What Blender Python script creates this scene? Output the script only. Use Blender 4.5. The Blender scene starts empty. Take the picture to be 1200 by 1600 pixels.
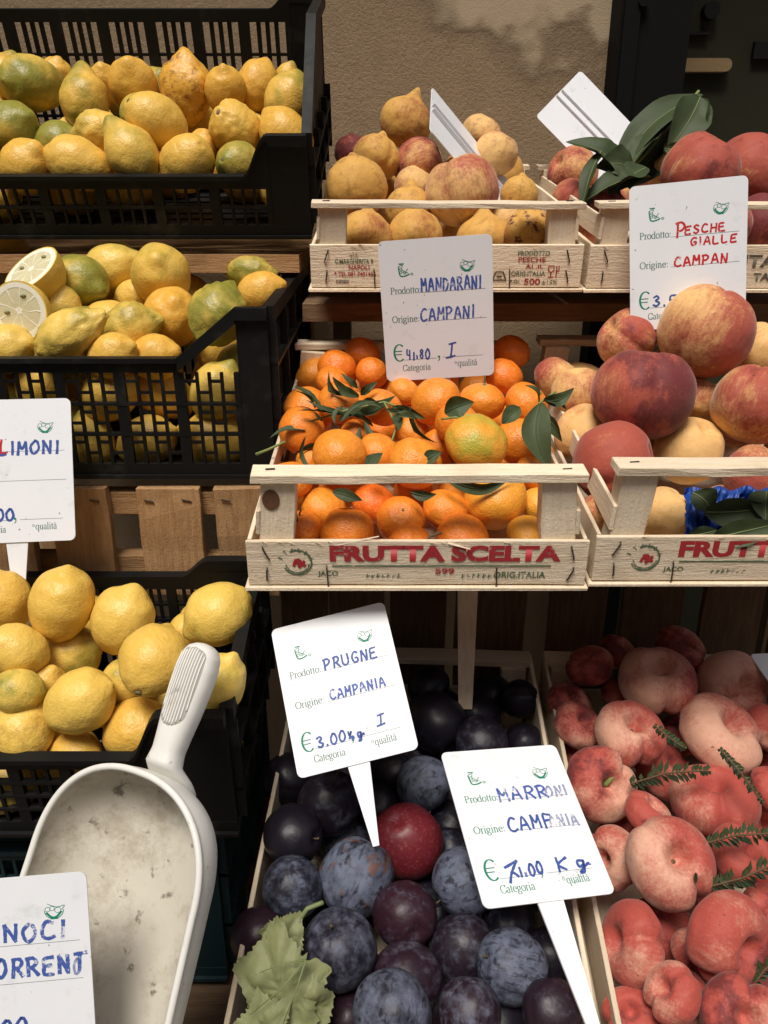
import bpy, bmesh, math, random
from mathutils import Vector, Matrix, noise, Quaternion

# ------------------------------------------------------------------ camera, sky, sun, exposure
sc = bpy.context.scene
C = sc.collection
FPX, PITCH = 1250.0, math.radians(22)          # focal length in pixels of a 1200 x 1600 picture
cam_d = bpy.data.cameras.new('camera'); cam = bpy.data.objects.new('camera', cam_d); C.objects.link(cam)
cam.location = (0, 0, 0); cam.rotation_euler = (math.radians(90) - PITCH, 0, 0)
cam_d.sensor_fit = 'VERTICAL'; cam_d.sensor_height = 36; cam_d.lens = 36 * FPX / 1600
cam_d.clip_start = .01; cam_d.clip_end = 500
sc.camera = cam
SUN_EL, SUN_AZ = math.radians(65), math.radians(-22)   # azimuth measured from straight behind the camera, to the left
w = bpy.data.worlds.new('World'); sc.world = w; w.use_nodes = True
wn = w.node_tree.nodes; wl = w.node_tree.links
sky = wn.new('ShaderNodeTexSky'); sky.sky_type = 'NISHITA'; sky.sun_disc = False
sky.sun_elevation = SUN_EL; sky.sun_rotation = math.radians(180) + SUN_AZ; sky.dust_density = 3.0; sky.air_density = 1.0
wl.new(sky.outputs[0], wn['Background'].inputs[0]); wn['Background'].inputs[1].default_value = .075
sd = bpy.data.lights.new('sun', 'SUN'); sd.energy = 3.6; sd.angle = math.radians(24); sd.color = (1, .95, .87)
sun = bpy.data.objects.new('sun', sd); C.objects.link(sun)
to_sun = Vector((math.sin(SUN_AZ) * math.cos(SUN_EL), -math.cos(SUN_AZ) * math.cos(SUN_EL), math.sin(SUN_EL)))
sun.rotation_euler = to_sun.to_track_quat('Z', 'Y').to_euler(); sun.location = to_sun * 5
sc.view_settings.view_transform = 'Standard'; sc.view_settings.look = 'None'
sc.view_settings.gamma = 1; sc.view_settings.exposure = 0.12; sc.view_settings.use_curve_mapping = False
sc.cycles.use_denoising = True

R_ = Vector((1, 0, 0)); F_ = Vector((0, math.cos(PITCH), -math.sin(PITCH))); U_ = Vector((0, math.sin(PITCH), math.cos(PITCH)))
def at(px, py, d):                                   # picture point at depth d -> place in the world
    return F_ * d + R_ * ((px - 600) / FPX * d) + U_ * ((800 - py) / FPX * d)
def pix(p):
    d = p.dot(F_)
    return 600 + FPX * p.dot(R_) / d, 800 - FPX * p.dot(U_) / d, d
def cdir(a, e):                                      # direction: a degrees in the picture (0 right, 90 up), e degrees towards the camera
    a, e = math.radians(a), math.radians(e)
    return (R_ * math.cos(a) + U_ * math.sin(a)) * math.cos(e) - F_ * math.sin(e)
rnd = random.Random(7)

# ------------------------------------------------------------------ materials
def mat(name):
    m = bpy.data.materials.new(name); m.use_nodes = True
    return m, m.node_tree, m.node_tree.nodes['Principled BSDF']
class NT:
    def __init__(s, name):
        s.m, s.t, s.b = mat(name); s.n = s.t.nodes
    def node(s, k, **kw):
        n = s.n.new(k)
        for a, v in kw.items(): setattr(n, a, v)
        return n
    def link(s, a, b): s.t.links.new(a, b)
    def val(s, sock, v):
        if isinstance(v, (int, float, tuple, list)): sock.default_value = v
        else: s.link(v, sock)
    def math(s, op, a, b=0.0, c=0.0, clamp=False):
        n = s.node('ShaderNodeMath', operation=op, use_clamp=clamp)
        for i, v in enumerate((a, b, c)): s.val(n.inputs[i], v)
        return n.outputs[0]
    def mix(s, f, a, b, blend='MIX'):
        n = s.node('ShaderNodeMix', data_type='RGBA', blend_type=blend)
        s.val(n.inputs[0], f)
        for i, v in ((6, a), (7, b)):
            if isinstance(v, tuple): n.inputs[i].default_value = (*v[:3], 1)
            else: s.link(v, n.inputs[i])
        return n.outputs[2]
    def ramp(s, v, lo, hi):
        n = s.node('ShaderNodeMapRange', interpolation_type='SMOOTHSTEP')
        s.val(n.inputs[0], v); n.inputs[1].default_value = lo; n.inputs[2].default_value = hi
        return n.outputs[0]
    def coord(s, scale=(1, 1, 1), rand=True):
        tc = s.node('ShaderNodeTexCoord'); mp = s.node('ShaderNodeMapping')
        mp.inputs['Scale'].default_value = scale
        s.link(tc.outputs['Object'], mp.inputs[0])
        if rand:
            oi = s.info()
            cb = s.node('ShaderNodeCombineXYZ')
            r = s.math('MULTIPLY', oi.outputs['Random'], 37.0)
            for i in range(3): s.link(r, cb.inputs[i])
            s.link(cb.outputs[0], mp.inputs['Location'])
        return mp.outputs[0]
    def info(s):
        if not hasattr(s, '_oi'): s._oi = s.node('ShaderNodeObjectInfo')
        return s._oi
    def ocol(s):
        if not hasattr(s, '_oc'):
            s._oc = s.node('ShaderNodeSeparateColor'); s.link(s.info().outputs['Color'], s._oc.inputs[0])
        return s._oc.outputs
    def noise(s, vec, scale, detail=3, rough=.5, out=0):
        n = s.node('ShaderNodeTexNoise'); s.link(vec, n.inputs['Vector'])
        n.inputs['Scale'].default_value = scale; n.inputs['Detail'].default_value = detail; n.inputs['Roughness'].default_value = rough
        return n.outputs[out]
    def voro(s, vec, scale, feature='F1'):
        n = s.node('ShaderNodeTexVoronoi', feature=feature); s.link(vec, n.inputs['Vector']); n.inputs['Scale'].default_value = scale
        return n.outputs['Distance']
    def bump(s, h, strength=.5, dist=.001, prev=None):
        n = s.node('ShaderNodeBump'); n.inputs['Strength'].default_value = strength; n.inputs['Distance'].default_value = dist
        s.link(h, n.inputs['Height'])
        if prev is not None: s.link(prev, n.inputs['Normal'])
        s.link(n.outputs[0], s.b.inputs['Normal']); return n.outputs[0]
    def set(s, **kw):
        for k, v in kw.items():
            sock = s.b.inputs[k.replace('_', ' ')]
            if isinstance(v, tuple): sock.default_value = (*v, 1) if len(v) == 3 else v
            else: s.val(sock, v)
        return s.m

M = {}
def lemon_mat():
    t = NT('lemon_peel'); v = t.coord(); oc = t.ocol()
    n1 = t.noise(v, 1.1, 3); n2 = t.noise(v, 5, 4, .6)
    z = t.node('ShaderNodeSeparateXYZ'); tc = t.node('ShaderNodeTexCoord'); t.link(tc.outputs['Object'], z.inputs[0])
    base = t.mix(oc[1], (.72, .50, .10), (.67, .32, .035))
    base = t.mix(t.ramp(n2, .35, .75), base, t.mix(.35, base, (.80, .56, .13)))
    g = t.math('ADD', t.math('MULTIPLY', n1, 1.0), t.math('MULTIPLY', t.math('ABSOLUTE', z.outputs[2]), .16))
    g = t.math('ADD', g, t.math('SUBTRACT', oc[0], .95))
    base = t.mix(t.ramp(g, -.06, .40), base, t.mix(n2, (.17, .17, .022), (.32, .28, .045)))
    sp = t.ramp(t.noise(v, 9, 2, .7), .70, .78)
    base = t.mix(t.math('MULTIPLY', sp, .55), base, (.20, .10, .03))
    scar = t.math('MULTIPLY', t.ramp(t.noise(v, 2.2, 5, .7), .50, .66), oc[2])
    base = t.mix(scar, base, (.24, .10, .03))
    pore = t.voro(v, 13); pn = t.noise(v, 22, 2)
    h = t.math('ADD', t.math('MULTIPLY', pore, .8), t.math('MULTIPLY', pn, .5))
    b = t.bump(h, .22, .0014); t.bump(t.noise(v, 3.2, 2), .22, .005, b)
    return t.set(Base_Color=base, Roughness=t.math('ADD', t.math('MULTIPLY', n2, .25), .30), Specular_IOR_Level=.42)
M['lemon'] = lemon_mat()
def mandarin_mat():
    t = NT('mandarin_peel'); v = t.coord(); oc = t.ocol()
    n1 = t.noise(v, 1.2, 3); n2 = t.noise(v, 6, 4, .6)
    base = t.mix(oc[1], (.78, .205, .014), (.76, .37, .04))
    base = t.mix(oc[2], base, (.80, .13, .012))
    base = t.mix(t.ramp(n2, .4, .75), base, t.mix(.3, base, (.9, .42, .07)))
    base = t.mix(t.ramp(t.math('ADD', n1, t.math('SUBTRACT', oc[0], .95)), -.1, .3), base, (.42, .36, .04))
    base = t.mix(t.math('MULTIPLY', t.ramp(t.noise(v, 8, 2, .7), .68, .76), .5), base, (.30, .09, .02))
    h = t.math('ADD', t.voro(v, 17), t.math('MULTIPLY', t.noise(v, 30, 2), .5))
    b = t.bump(h, .30, .0013); t.bump(t.noise(v, 3, 2), .3, .004, b)
    return t.set(Base_Color=base, Roughness=t.math('ADD', t.math('MULTIPLY', n2, .2), .30), Specular_IOR_Level=.45)
M['mandarin'] = mandarin_mat()
def peach_mat(name, pale, warm, red, dark, sheen, nz=2.2, soft=.5):
    t = NT(name); v = t.coord(); oc = t.ocol()
    n1 = t.noise(v, .85, 3, .55); n2 = t.noise(v, 5, 6, .7); st = t.noise(t.coord((7, 7, 1.0)), 1.6, 3, .6)
    base = t.mix(n2, pale, warm)
    tc = t.node('ShaderNodeTexCoord'); sx = t.node('ShaderNodeSeparateXYZ'); t.link(tc.outputs['Object'], sx.inputs[0])
    def ctr(x, a): return t.math('MULTIPLY', t.math('SUBTRACT', x, .5), a)
    k = t.math('ADD', ctr(n1, nz), t.math('MULTIPLY', sx.outputs[1], .42))
    k = t.math('ADD', k, ctr(t.noise(v, 18, 6, .8), 1.25)); k = t.math('ADD', k, ctr(st, .9))
    k = t.math('ADD', k, t.math('MULTIPLY', t.math('SUBTRACT', oc[0], .5), 2.3))
    m1 = t.ramp(k, -soft, soft)
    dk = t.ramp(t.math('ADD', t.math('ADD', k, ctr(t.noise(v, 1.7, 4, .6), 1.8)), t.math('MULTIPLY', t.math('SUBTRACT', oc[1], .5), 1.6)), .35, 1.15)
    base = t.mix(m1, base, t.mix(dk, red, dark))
    fl = t.ramp(t.noise(v, 16, 4, .75), .60, .70)
    base = t.mix(t.math('MULTIPLY', fl, .30), base, t.mix(.4, pale, red))
    spot = t.ramp(t.noise(v, 6.5, 2, .6), .72, .76)
    base = t.mix(t.math('MULTIPLY', spot, .7), base, (.10, .035, .02))
    sc_ = t.math('MULTIPLY', t.ramp(t.noise(v, 2.4, 5, .7), .52, .62), oc[2])
    base = t.mix(sc_, base, (.13, .05, .03))
    b = t.bump(t.noise(v, 60, 2), .12, .0006); t.bump(t.noise(v, 2.6, 3), .35, .005, b)
    return t.set(Base_Color=base, Roughness=t.math('ADD', t.math('MULTIPLY', n2, .2), .55), Specular_IOR_Level=.28, Sheen_Weight=sheen, Sheen_Roughness=.45, Sheen_Tint=(1, .84, .78))
M['peach'] = peach_mat('peach_skin', (.76, .50, .22), (.70, .38, .11), (.37, .075, .048), (.15, .026, .026), .22)
M['pointed'] = peach_mat('pointed_peach_skin', (.66, .40, .105), (.56, .27, .055), (.33, .075, .036), (.15, .045, .024), .08)
M['flat_peach'] = peach_mat('flat_peach_skin', (.68, .42, .30), (.58, .26, .17), (.39, .070, .052), (.16, .030, .029), .12, 2.5, .55)
def plum_mat():
    t = NT('plum_skin'); v = t.coord(); oc = t.ocol()
    n1 = t.noise(v, 1.3, 4, .6); n2 = t.noise(v, 3.6, 5, .65); n3 = t.noise(v, 11, 3, .6)
    base = t.mix(t.math('POWER', oc[0], 2.2), (.010, .008, .014), (.13, .013, .020))
    base = t.mix(t.math('MULTIPLY', t.ramp(n3, .5, .75), t.math('POWER', oc[0], 2.5)), base, (.22, .05, .05))
    bl = t.math('ADD', t.math('MULTIPLY', n1, .7), t.math('MULTIPLY', n2, .8))
    bl = t.ramp(t.math('ADD', bl, t.math('SUBTRACT', oc[1], 1.05)), -.05, .50)
    spots = t.ramp(t.noise(v, 3.4, 3, .55), .54, .68)
    bl = t.math('MULTIPLY', bl, t.math('SUBTRACT', 1.0, t.math('MULTIPLY', spots, .85)))
    wipe = t.ramp(t.noise(t.coord((1, 3.5, .8)), 2.2, 4, .6), .56, .62)
    bl = t.math('MULTIPLY', bl, t.math('SUBTRACT', 1.0, t.math('MULTIPLY', wipe, .55)))
    bloom = t.mix(n2, (.085, .10, .15), (.17, .195, .265))
    bloom = t.mix(t.math('MULTIPLY', oc[0], .6), bloom, (.20, .13, .18))
    base = t.mix(t.math('MULTIPLY', bl, .85), base, bloom)
    sc_ = t.math('MULTIPLY', t.ramp(t.noise(v, 2.0, 4, .7), .56, .60), oc[2])
    base = t.mix(sc_, base, (.16, .06, .03))
    t.bump(t.noise(v, 4, 3), .15, .003)
    return t.set(Base_Color=base, Roughness=t.math('MULTIPLY_ADD', bl, .28, .42), Specular_IOR_Level=.35)
M['plum'] = plum_mat()
def flat(name, col, rough=.6, spec=.4, var=.15, scale=60, bump=.15, metal=0):
    t = NT(name); v = t.coord()
    n = t.noise(v, scale, 4, .6)
    c = t.mix(n, tuple(c * (1 - var) for c in col), tuple(min(1, c * (1 + var)) for c in col))
    if bump: t.bump(n, bump, .001)
    return t.set(Base_Color=c, Roughness=rough, Specular_IOR_Level=spec, Metallic=metal)
M['stem'] = flat('stem_brown', (.10, .065, .03), .8)
M['green_stem'] = flat('stem_green', (.20, .24, .07), .7)
M['button'] = flat('stem_button', (.17, .13, .06), .85, scale=200)
def leaf_mat(name, a, b_, back, spot=False):
    t = NT(name); v = t.coord()
    n = t.noise(v, 45, 4, .6); n2 = t.noise(v, 300, 3)
    c = t.mix(n, a, b_)
    geo = t.node('ShaderNodeNewGeometry')
    c = t.mix(geo.outputs['Backfacing'], c, back)
    if spot: c = t.mix(t.math('MULTIPLY', t.ramp(t.noise(v, 90, 5, .7), .58, .70), .6), c, (.10, .07, .025))
    t.bump(t.math('ADD', n, t.math('MULTIPLY', n2, .4)), .35, .0015)
    return t.set(Base_Color=c, Roughness=.58, Specular_IOR_Level=.28)
M['leaf'] = leaf_mat('citrus_leaf', (.010, .019, .006), (.028, .042, .013), (.055, .075, .03))
M['peach_leaf'] = leaf_mat('peach_leaf', (.008, .017, .005), (.022, .036, .010), (.04, .058, .022))
M['fern'] = leaf_mat('sprig_leaf', (.011, .020, .007), (.028, .040, .014), (.04, .055, .02))
M['dry_leaf'] = leaf_mat('dried_leaf', (.14, .155, .065), (.24, .25, .12), (.27, .28, .15), True)
M['citrus_rib'] = flat('citrus_leaf_rib', (.05, .07, .025), .6)
M['rib'] = flat('leaf_rib', (.16, .19, .075), .6)
def wood(name, axis, a, b_, dark, rough_bump=.5):
    t = NT(name); s = [34, 34, 34]; s[axis] = 3.0
    v = t.coord(tuple(s)); vi = t.coord((1, 1, 1))
    g = t.noise(v, 6, 6, .65); g2 = t.noise(v, 22, 3, .6); st = t.noise(vi, 9, 4, .6); fi = t.noise(vi, 420, 3, .7)
    c = t.mix(t.ramp(g, .3, .7), a, b_)
    c = t.mix(t.math('MULTIPLY', t.ramp(g2, .55, .75), .35), c, dark)
    c = t.mix(t.math('MULTIPLY', t.ramp(st, .52, .75), .45), c, dark)
    hv = t.math('MULTIPLY_ADD', t.info().outputs['Random'], .35, .78)
    hs = t.node('ShaderNodeHueSaturation'); t.link(hv, hs.inputs['Value']); t.link(c, hs.inputs['Color'])
    b = t.bump(t.math('ADD', g, t.math('MULTIPLY', g2, .6)), rough_bump - .08, .0026); t.bump(fi, .7, .0009, b)
    return t.set(Base_Color=hs.outputs[0], Roughness=.85, Specular_IOR_Level=.2)
PAL = ((.80, .67, .50), (.72, .58, .41), (.50, .37, .23))
for i, ax in enumerate('xyz'):
    M['wood_' + ax] = wood('pale_poplar_' + ax, i, *PAL)
    M['brown_' + ax] = wood('brown_pine_' + ax, i, (.44, .26, .125), (.34, .185, .08), (.15, .07, .03), .7)
    M['old_' + ax] = wood('old_board_' + ax, i, (.20, .125, .07), (.13, .08, .045), (.05, .03, .018), .5)
def plastic(name, col, rough=.42):
    t = NT(name); v = t.coord()
    n = t.noise(v, 30, 5, .65); f = t.noise(v, 260, 3, .7)
    d = t.ramp(t.noise(v, 14, 5, .7), .52, .72)
    c = t.mix(t.math('MULTIPLY', d, .22), col, (.09, .085, .075))
    t.bump(t.math('ADD', n, t.math('MULTIPLY', f, .3)), .12, .001)
    return t.set(Base_Color=c, Roughness=t.math('MULTIPLY_ADD', n, .35, rough - .02), Specular_IOR_Level=.25)
M['black'] = plastic('black_crate_plastic', (.004, .004, .004))
M['teal'] = plastic('teal_crate_plastic', (.010, .030, .036))
def card_mat():
    t = NT('white_sign_card'); v = t.coord()
    n = t.noise(v, 22, 5, .65); s = t.ramp(t.noise(v, 190, 2, .5), .735, .76)
    sm = t.math('MULTIPLY', t.ramp(t.noise(v, 38, 5, .7), .56, .76), .42)
    c = t.mix(n, (.72, .73, .76), (.78, .78, .79)); c = t.mix(sm, c, (.50, .50, .50)); c = t.mix(t.math('MULTIPLY', s, .8), c, (.12, .10, .08))
    t.bump(n, .06, .001)
    return t.set(Base_Color=c, Roughness=t.math('MULTIPLY_ADD', n, .2, .28), Specular_IOR_Level=.4)
M['card'] = card_mat()
def ink(name, col, wear, under=(.75, .75, .77), scale=260):
    t = NT(name); v = t.coord((1, 1, 1))
    n = t.math('ADD', t.math('MULTIPLY', t.noise(v, scale, 4, .7), .7), t.math('MULTIPLY', t.noise(v, scale * .17, 2), .5))
    c = t.mix(t.ramp(n, wear, wear + .14), col, under)
    return t.set(Base_Color=c, Roughness=.5, Specular_IOR_Level=.3)
M['print'] = ink('green_grey_print', (.055, .15, .12), .80)
M['print_green'] = ink('green_print', (.006, .20, .12), .86)
M['rule'] = ink('rule_line', (.13, .16, .16), .84)
M['blue_ink'] = ink('blue_marker', (.045, .085, .30), .74)
M['blue_worn'] = ink('worn_blue_marker', (.055, .10, .34), .63)
M['blue_faint'] = ink('faint_blue_marker', (.24, .27, .42), .56)
M['red_ink'] = ink('red_marker', (.50, .022, .025), .68)
M['smudge'] = ink('grey_smudge', (.36, .37, .39), .50, scale=330)
WU = (.60, .46, .32)
M['stamp_red'] = ink('red_stamp', (.36, .025, .032), .68, WU, 300)
M['stamp_green'] = ink('green_stamp', (.08, .13, .07), .65, WU, 300)
M['stamp_grey'] = ink('grey_stamp', (.11, .09, .065), .68, WU, 300)
M['staple'] = flat('rusty_staple', (.045, .032, .024), .55, .5, .3, 300, .2, .4)
def white_plastic():
    t = NT('dirty_white_plastic'); v = t.coord((1, 1, 1), False)
    n = t.noise(v, 14, 5, .7); d = t.ramp(t.noise(v, 34, 6, .75), .56, .74); sp = t.ramp(t.noise(v, 70, 3, .6), .67, .75)
    c = t.mix(n, (.64, .62, .56), (.74, .73, .69)); c = t.mix(t.math('MULTIPLY', d, .40), c, (.33, .28, .20)); c = t.mix(t.math('MULTIPLY', sp, .55), c, (.10, .085, .06))
    t.bump(t.noise(v, 90, 4, .6), .18, .001)
    return t.set(Base_Color=c, Roughness=.42, Specular_IOR_Level=.4)
M['scoop'] = white_plastic()
def scoop_inside():
    t = NT('stained_scoop_inside'); v = t.coord((1, 1, 1), False)
    n = t.noise(v, 12, 5, .7); d = t.ramp(t.noise(v, 22, 7, .78), .44, .70); sp = t.ramp(t.noise(v, 55, 4, .65), .60, .70)
    c = t.mix(n, (.47, .43, .35), (.60, .56, .48)); c = t.mix(t.math('MULTIPLY', d, .65), c, (.26, .21, .14)); c = t.mix(t.math('MULTIPLY', sp, .75), c, (.07, .055, .038))
    t.bump(t.noise(v, 70, 4, .6), .2, .001)
    return t.set(Base_Color=c, Roughness=.5, Specular_IOR_Level=.35)
M['scoop_in'] = scoop_inside()
M['groove'] = flat('grey_groove', (.34, .32, .28), .7, scale=120)  # inlay between the grip ribs, greyer than the handle
def wall_mat():
    t = NT('peeling_plaster'); v = t.coord((1, 1, 1), False)
    tc = t.node('ShaderNodeTexCoord'); sp = t.node('ShaderNodeSeparateXYZ'); t.link(tc.outputs['Object'], sp.inputs[0])
    n = t.noise(v, 3.0, 4, .55); f = t.noise(v, 210, 4, .75); ff = t.noise(v, 520, 3, .6); md = t.noise(v, 22, 5, .65)
    # paint survives above a ragged line that climbs to the left
    k = t.math('ADD', t.math('MULTIPLY', sp.outputs[2], 5.0), t.math('MULTIPLY', sp.outputs[0], 1.9))
    k = t.math('ADD', k, t.math('MULTIPLY', t.math('SUBTRACT', n, .5), 3.6))
    k = t.math('SUBTRACT', k, 1.60)
    pm = t.ramp(k, -.08, .14)
    raw = t.mix(md, (.26, .18, .105), (.40, .285, .175)); raw = t.mix(t.ramp(f, .4, .7), raw, (.29, .20, .12))
    pnt = t.mix(md, (.44, .335, .215), (.52, .405, .27))
    pnt = t.mix(t.math('MULTIPLY', t.ramp(t.noise(v, 7, 4), .5, .7), .5), pnt, (.30, .23, .15))
    c = t.mix(pm, raw, pnt)
    edge = t.math('MULTIPLY', t.ramp(k, -.35, .0), t.math('SUBTRACT', 1.0, pm)); c = t.mix(t.math('MULTIPLY', edge, .35), c, (.12, .085, .055))
    b = t.bump(t.math('ADD', t.math('MULTIPLY', f, t.math('SUBTRACT', 1.0, t.math('MULTIPLY', pm, .75))), t.math('MULTIPLY', ff, .3)), .7, .0035)
    t.bump(pm, .8, .004, b)
    return t.set(Base_Color=c, Roughness=.92, Specular_IOR_Level=.15)
M['wall'] = wall_mat()
M['dark_paint'] = flat('black_painted_metal', (.004, .004, .004), .7, .12, .2, 40, .1)
M['dim_panel'] = flat('dark_olive_panel', (.034, .031, .017), .7, .2, .25, 12, .1)
M['dim_mark'] = flat('darker_fitting', (.006, .006, .005), .6, .3)
M['tan_metal'] = flat('tan_bolt', (.34, .23, .11), .7, .3, .2, 160, .2)
M['ground'] = flat('grey_paving', (.16, .15, .14), .9, .2, .3, 3, .3)
M['canvas'] = flat('awning_canvas', (.10, .085, .06), .9, .2, .1, 30, .1)
M['tissue'] = flat('blue_tissue', (.010, .05, .26), .45, .4, .35, 90, .4)
def cut_lemon():
    t = NT('lemon_flesh'); tc = t.node('ShaderNodeTexCoord'); sp = t.node('ShaderNodeSeparateXYZ'); t.link(tc.outputs['Object'], sp.inputs[0])
    x, y = sp.outputs[0], sp.outputs[1]
    r = t.math('SQRT', t.math('ADD', t.math('POWER', x, 2.0), t.math('POWER', y, 2.0)))
    an = t.math('ARCTAN2', y, x); v = t.coord((1, 1, 1), False)
    wb = t.math('MULTIPLY', t.math('SUBTRACT', t.noise(v, 4, 2), .5), 1.0)
    sg = t.math('ABSOLUTE', t.math('SINE', t.math('ADD', t.math('MULTIPLY', an, 4.5), wb)))
    seg = t.math('MULTIPLY', t.ramp(sg, .06, .22), t.math('SUBTRACT', 1.0, t.ramp(r, .74, .79)))
    seg = t.math('MULTIPLY', seg, t.ramp(r, .08, .15))
    pul = t.noise(t.coord((1, 1, 1), False), 26, 4, .7)
    c = t.mix(seg, (.80, .76, .62), t.mix(pul, (.56, .49, .27), (.74, .68, .46)))
    c = t.mix(t.ramp(r, .93, .965), c, (.70, .46, .06))
    t.bump(t.math('ADD', t.math('MULTIPLY', seg, -.6), t.math('MULTIPLY', pul, .5)), .4, .002)
    return t.set(Base_Color=c, Roughness=t.math('MULTIPLY_ADD', seg, -.35, .6), Specular_IOR_Level=.5)
M['flesh'] = cut_lemon()

# ------------------------------------------------------------------ mesh helpers
class MB:
    def __init__(s): s.v = []; s.f = []; s.smooth = False
    def add(s, vs, fs):
        o = len(s.v); s.v += [tuple(v) for v in vs]; s.f += [tuple(i + o for i in f) for f in fs]; return s
    def box(s, x0, x1, y0, y1, z0, z1):
        return s.add([(x0, y0, z0), (x1, y0, z0), (x1, y1, z0), (x0, y1, z0), (x0, y0, z1), (x1, y0, z1), (x1, y1, z1), (x0, y1, z1)],
                     [(0, 3, 2, 1), (4, 5, 6, 7), (0, 1, 5, 4), (1, 2, 6, 5), (2, 3, 7, 6), (3, 0, 4, 7)])
    def prism(s, poly, fn, t):          # poly: 2D outline (counter-clockwise), fn(u, v, w) -> point, thickness t
        n = len(poly)
        vs = [fn(u, v, 0) for u, v in poly] + [fn(u, v, t) for u, v in poly]
        fs = [tuple(range(n))[::-1], tuple(range(n, 2 * n))] + [(i, (i + 1) % n, n + (i + 1) % n, n + i) for i in range(n)]
        return s.add(vs, fs)
    def tube(s, pts, rad, k=7, cap=True):
        pts = [Vector(p) for p in pts]; n = len(pts); rs = rad if isinstance(rad, (list, tuple)) else [rad] * n
        up = Vector((.3, .5, .81)); vs = []; fs = []
        for i, p in enumerate(pts):
            d = (pts[min(i + 1, n - 1)] - pts[max(i - 1, 0)]).normalized()
            if abs(d.dot(up)) > .95: up = Vector((1, 0, .1)).normalized()
            a = d.cross(up).normalized(); b = a.cross(d)
            up = b
            for j in range(k):
                q = 2 * math.pi * j / k; vs.append(p + (a * math.cos(q) + b * math.sin(q)) * rs[i])
        for i in range(n - 1):
            for j in range(k):
                fs.append((i * k + j, i * k + (j + 1) % k, (i + 1) * k + (j + 1) % k, (i + 1) * k + j))
        if cap: fs += [tuple(range(k))[::-1], tuple(range((n - 1) * k, n * k))]
        return s.add(vs, fs)
    def grid(s, fn, nu, nv, wrap=False):
        vs = [fn(i / nu, j / nv) for i in range(nu + 1) for j in range(nv + (0 if wrap else 1))]
        m = nv if wrap else nv + 1
        fs = [(i * m + j, (i + 1) * m + j, (i + 1) * m + (j + 1) % m, i * m + (j + 1) % m) for i in range(nu) for j in range(nv)]
        return s.add(vs, fs)
    def mesh(s, name, m, smooth=None):
        me = bpy.data.meshes.new(name); me.from_pydata(s.v, [], s.f); me.update()
        if (s.smooth if smooth is None else smooth): me.polygons.foreach_set('use_smooth', [True] * len(me.polygons))
        me.materials.append(M[m]); return me
    def obj(s, name, m, parent=None, smooth=None): return link(name, s.mesh(name, m, smooth), parent)
def link(name, data, parent=None, loc=None, rot=None):
    o = bpy.data.objects.new(name, data); C.objects.link(o); o.parent = parent
    if loc is not None: o.location = loc
    if rot is not None: o.rotation_euler = rot
    return o
def tag(o, label=None, cat=None, group=None, kind=None):
    if label: o['label'] = label
    if cat: o['category'] = cat
    if group: o['group'] = group
    if kind: o['kind'] = kind
    return o
def empty(name, loc=(0, 0, 0), rot=(0, 0, 0)):
    o = link(name, None, None, loc, rot); o.empty_display_size = .02; return o
_bc = {}
def board(name, parent, size, loc, m='wood', rot=None, jit=.0006, seg=7):
    """a sawn board, centred at loc, its edges slightly uneven"""
    sx, sy, sz = size; ax = max(range(3), key=lambda i: size[i])
    key = (tuple(round(x, 4) for x in size), m, rnd.randrange(3))
    if key not in _bc:
        b = MB(); vs = []; fs = []; o = [i for i in range(3) if i != ax]
        for i in range(seg + 1):
            t = (i / seg - .5) * size[ax]; wv = [rnd.uniform(-jit, jit) for _ in range(2)]
            for a, c in ((-1, -1), (1, -1), (1, 1), (-1, 1)):
                p = [0, 0, 0]; p[ax] = t + rnd.uniform(-jit, jit) * .8 * (i in (0, seg))
                p[o[0]] = a * size[o[0]] / 2 + wv[0] * .5 + rnd.uniform(-jit, jit) * .5; p[o[1]] = c * size[o[1]] / 2 + wv[1] * .5 + rnd.uniform(-jit, jit) * .5
                vs.append(p)
        for i in range(seg):
            for j in range(4): fs.append((i * 4 + j, i * 4 + (j + 1) % 4, i * 4 + 4 + (j + 1) % 4, i * 4 + 4 + j))
        fs += [(3, 2, 1, 0), tuple(seg * 4 + j for j in range(4))]
        b.add(vs, fs); me = b.mesh(name, m + '_' + 'xyz'[ax])
        bm = bmesh.new(); bm.from_mesh(me); bmesh.ops.recalc_face_normals(bm, faces=bm.faces)
        es = [e for e in bm.edges if len(e.link_faces) == 2 and e.calc_face_angle(0) > .8]
        bmesh.ops.bevel(bm, geom=es, offset=min(.0006, min(size) * .2), segments=1, affect='EDGES')
        bm.to_mesh(me); bm.free(); _bc[key] = me
    return link(name, _bc[key], parent, loc, rot)
def recalc(o):
    bm = bmesh.new(); bm.from_mesh(o.data); bmesh.ops.recalc_face_normals(bm, faces=bm.faces); bm.to_mesh(o.data); bm.free(); return o

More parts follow.
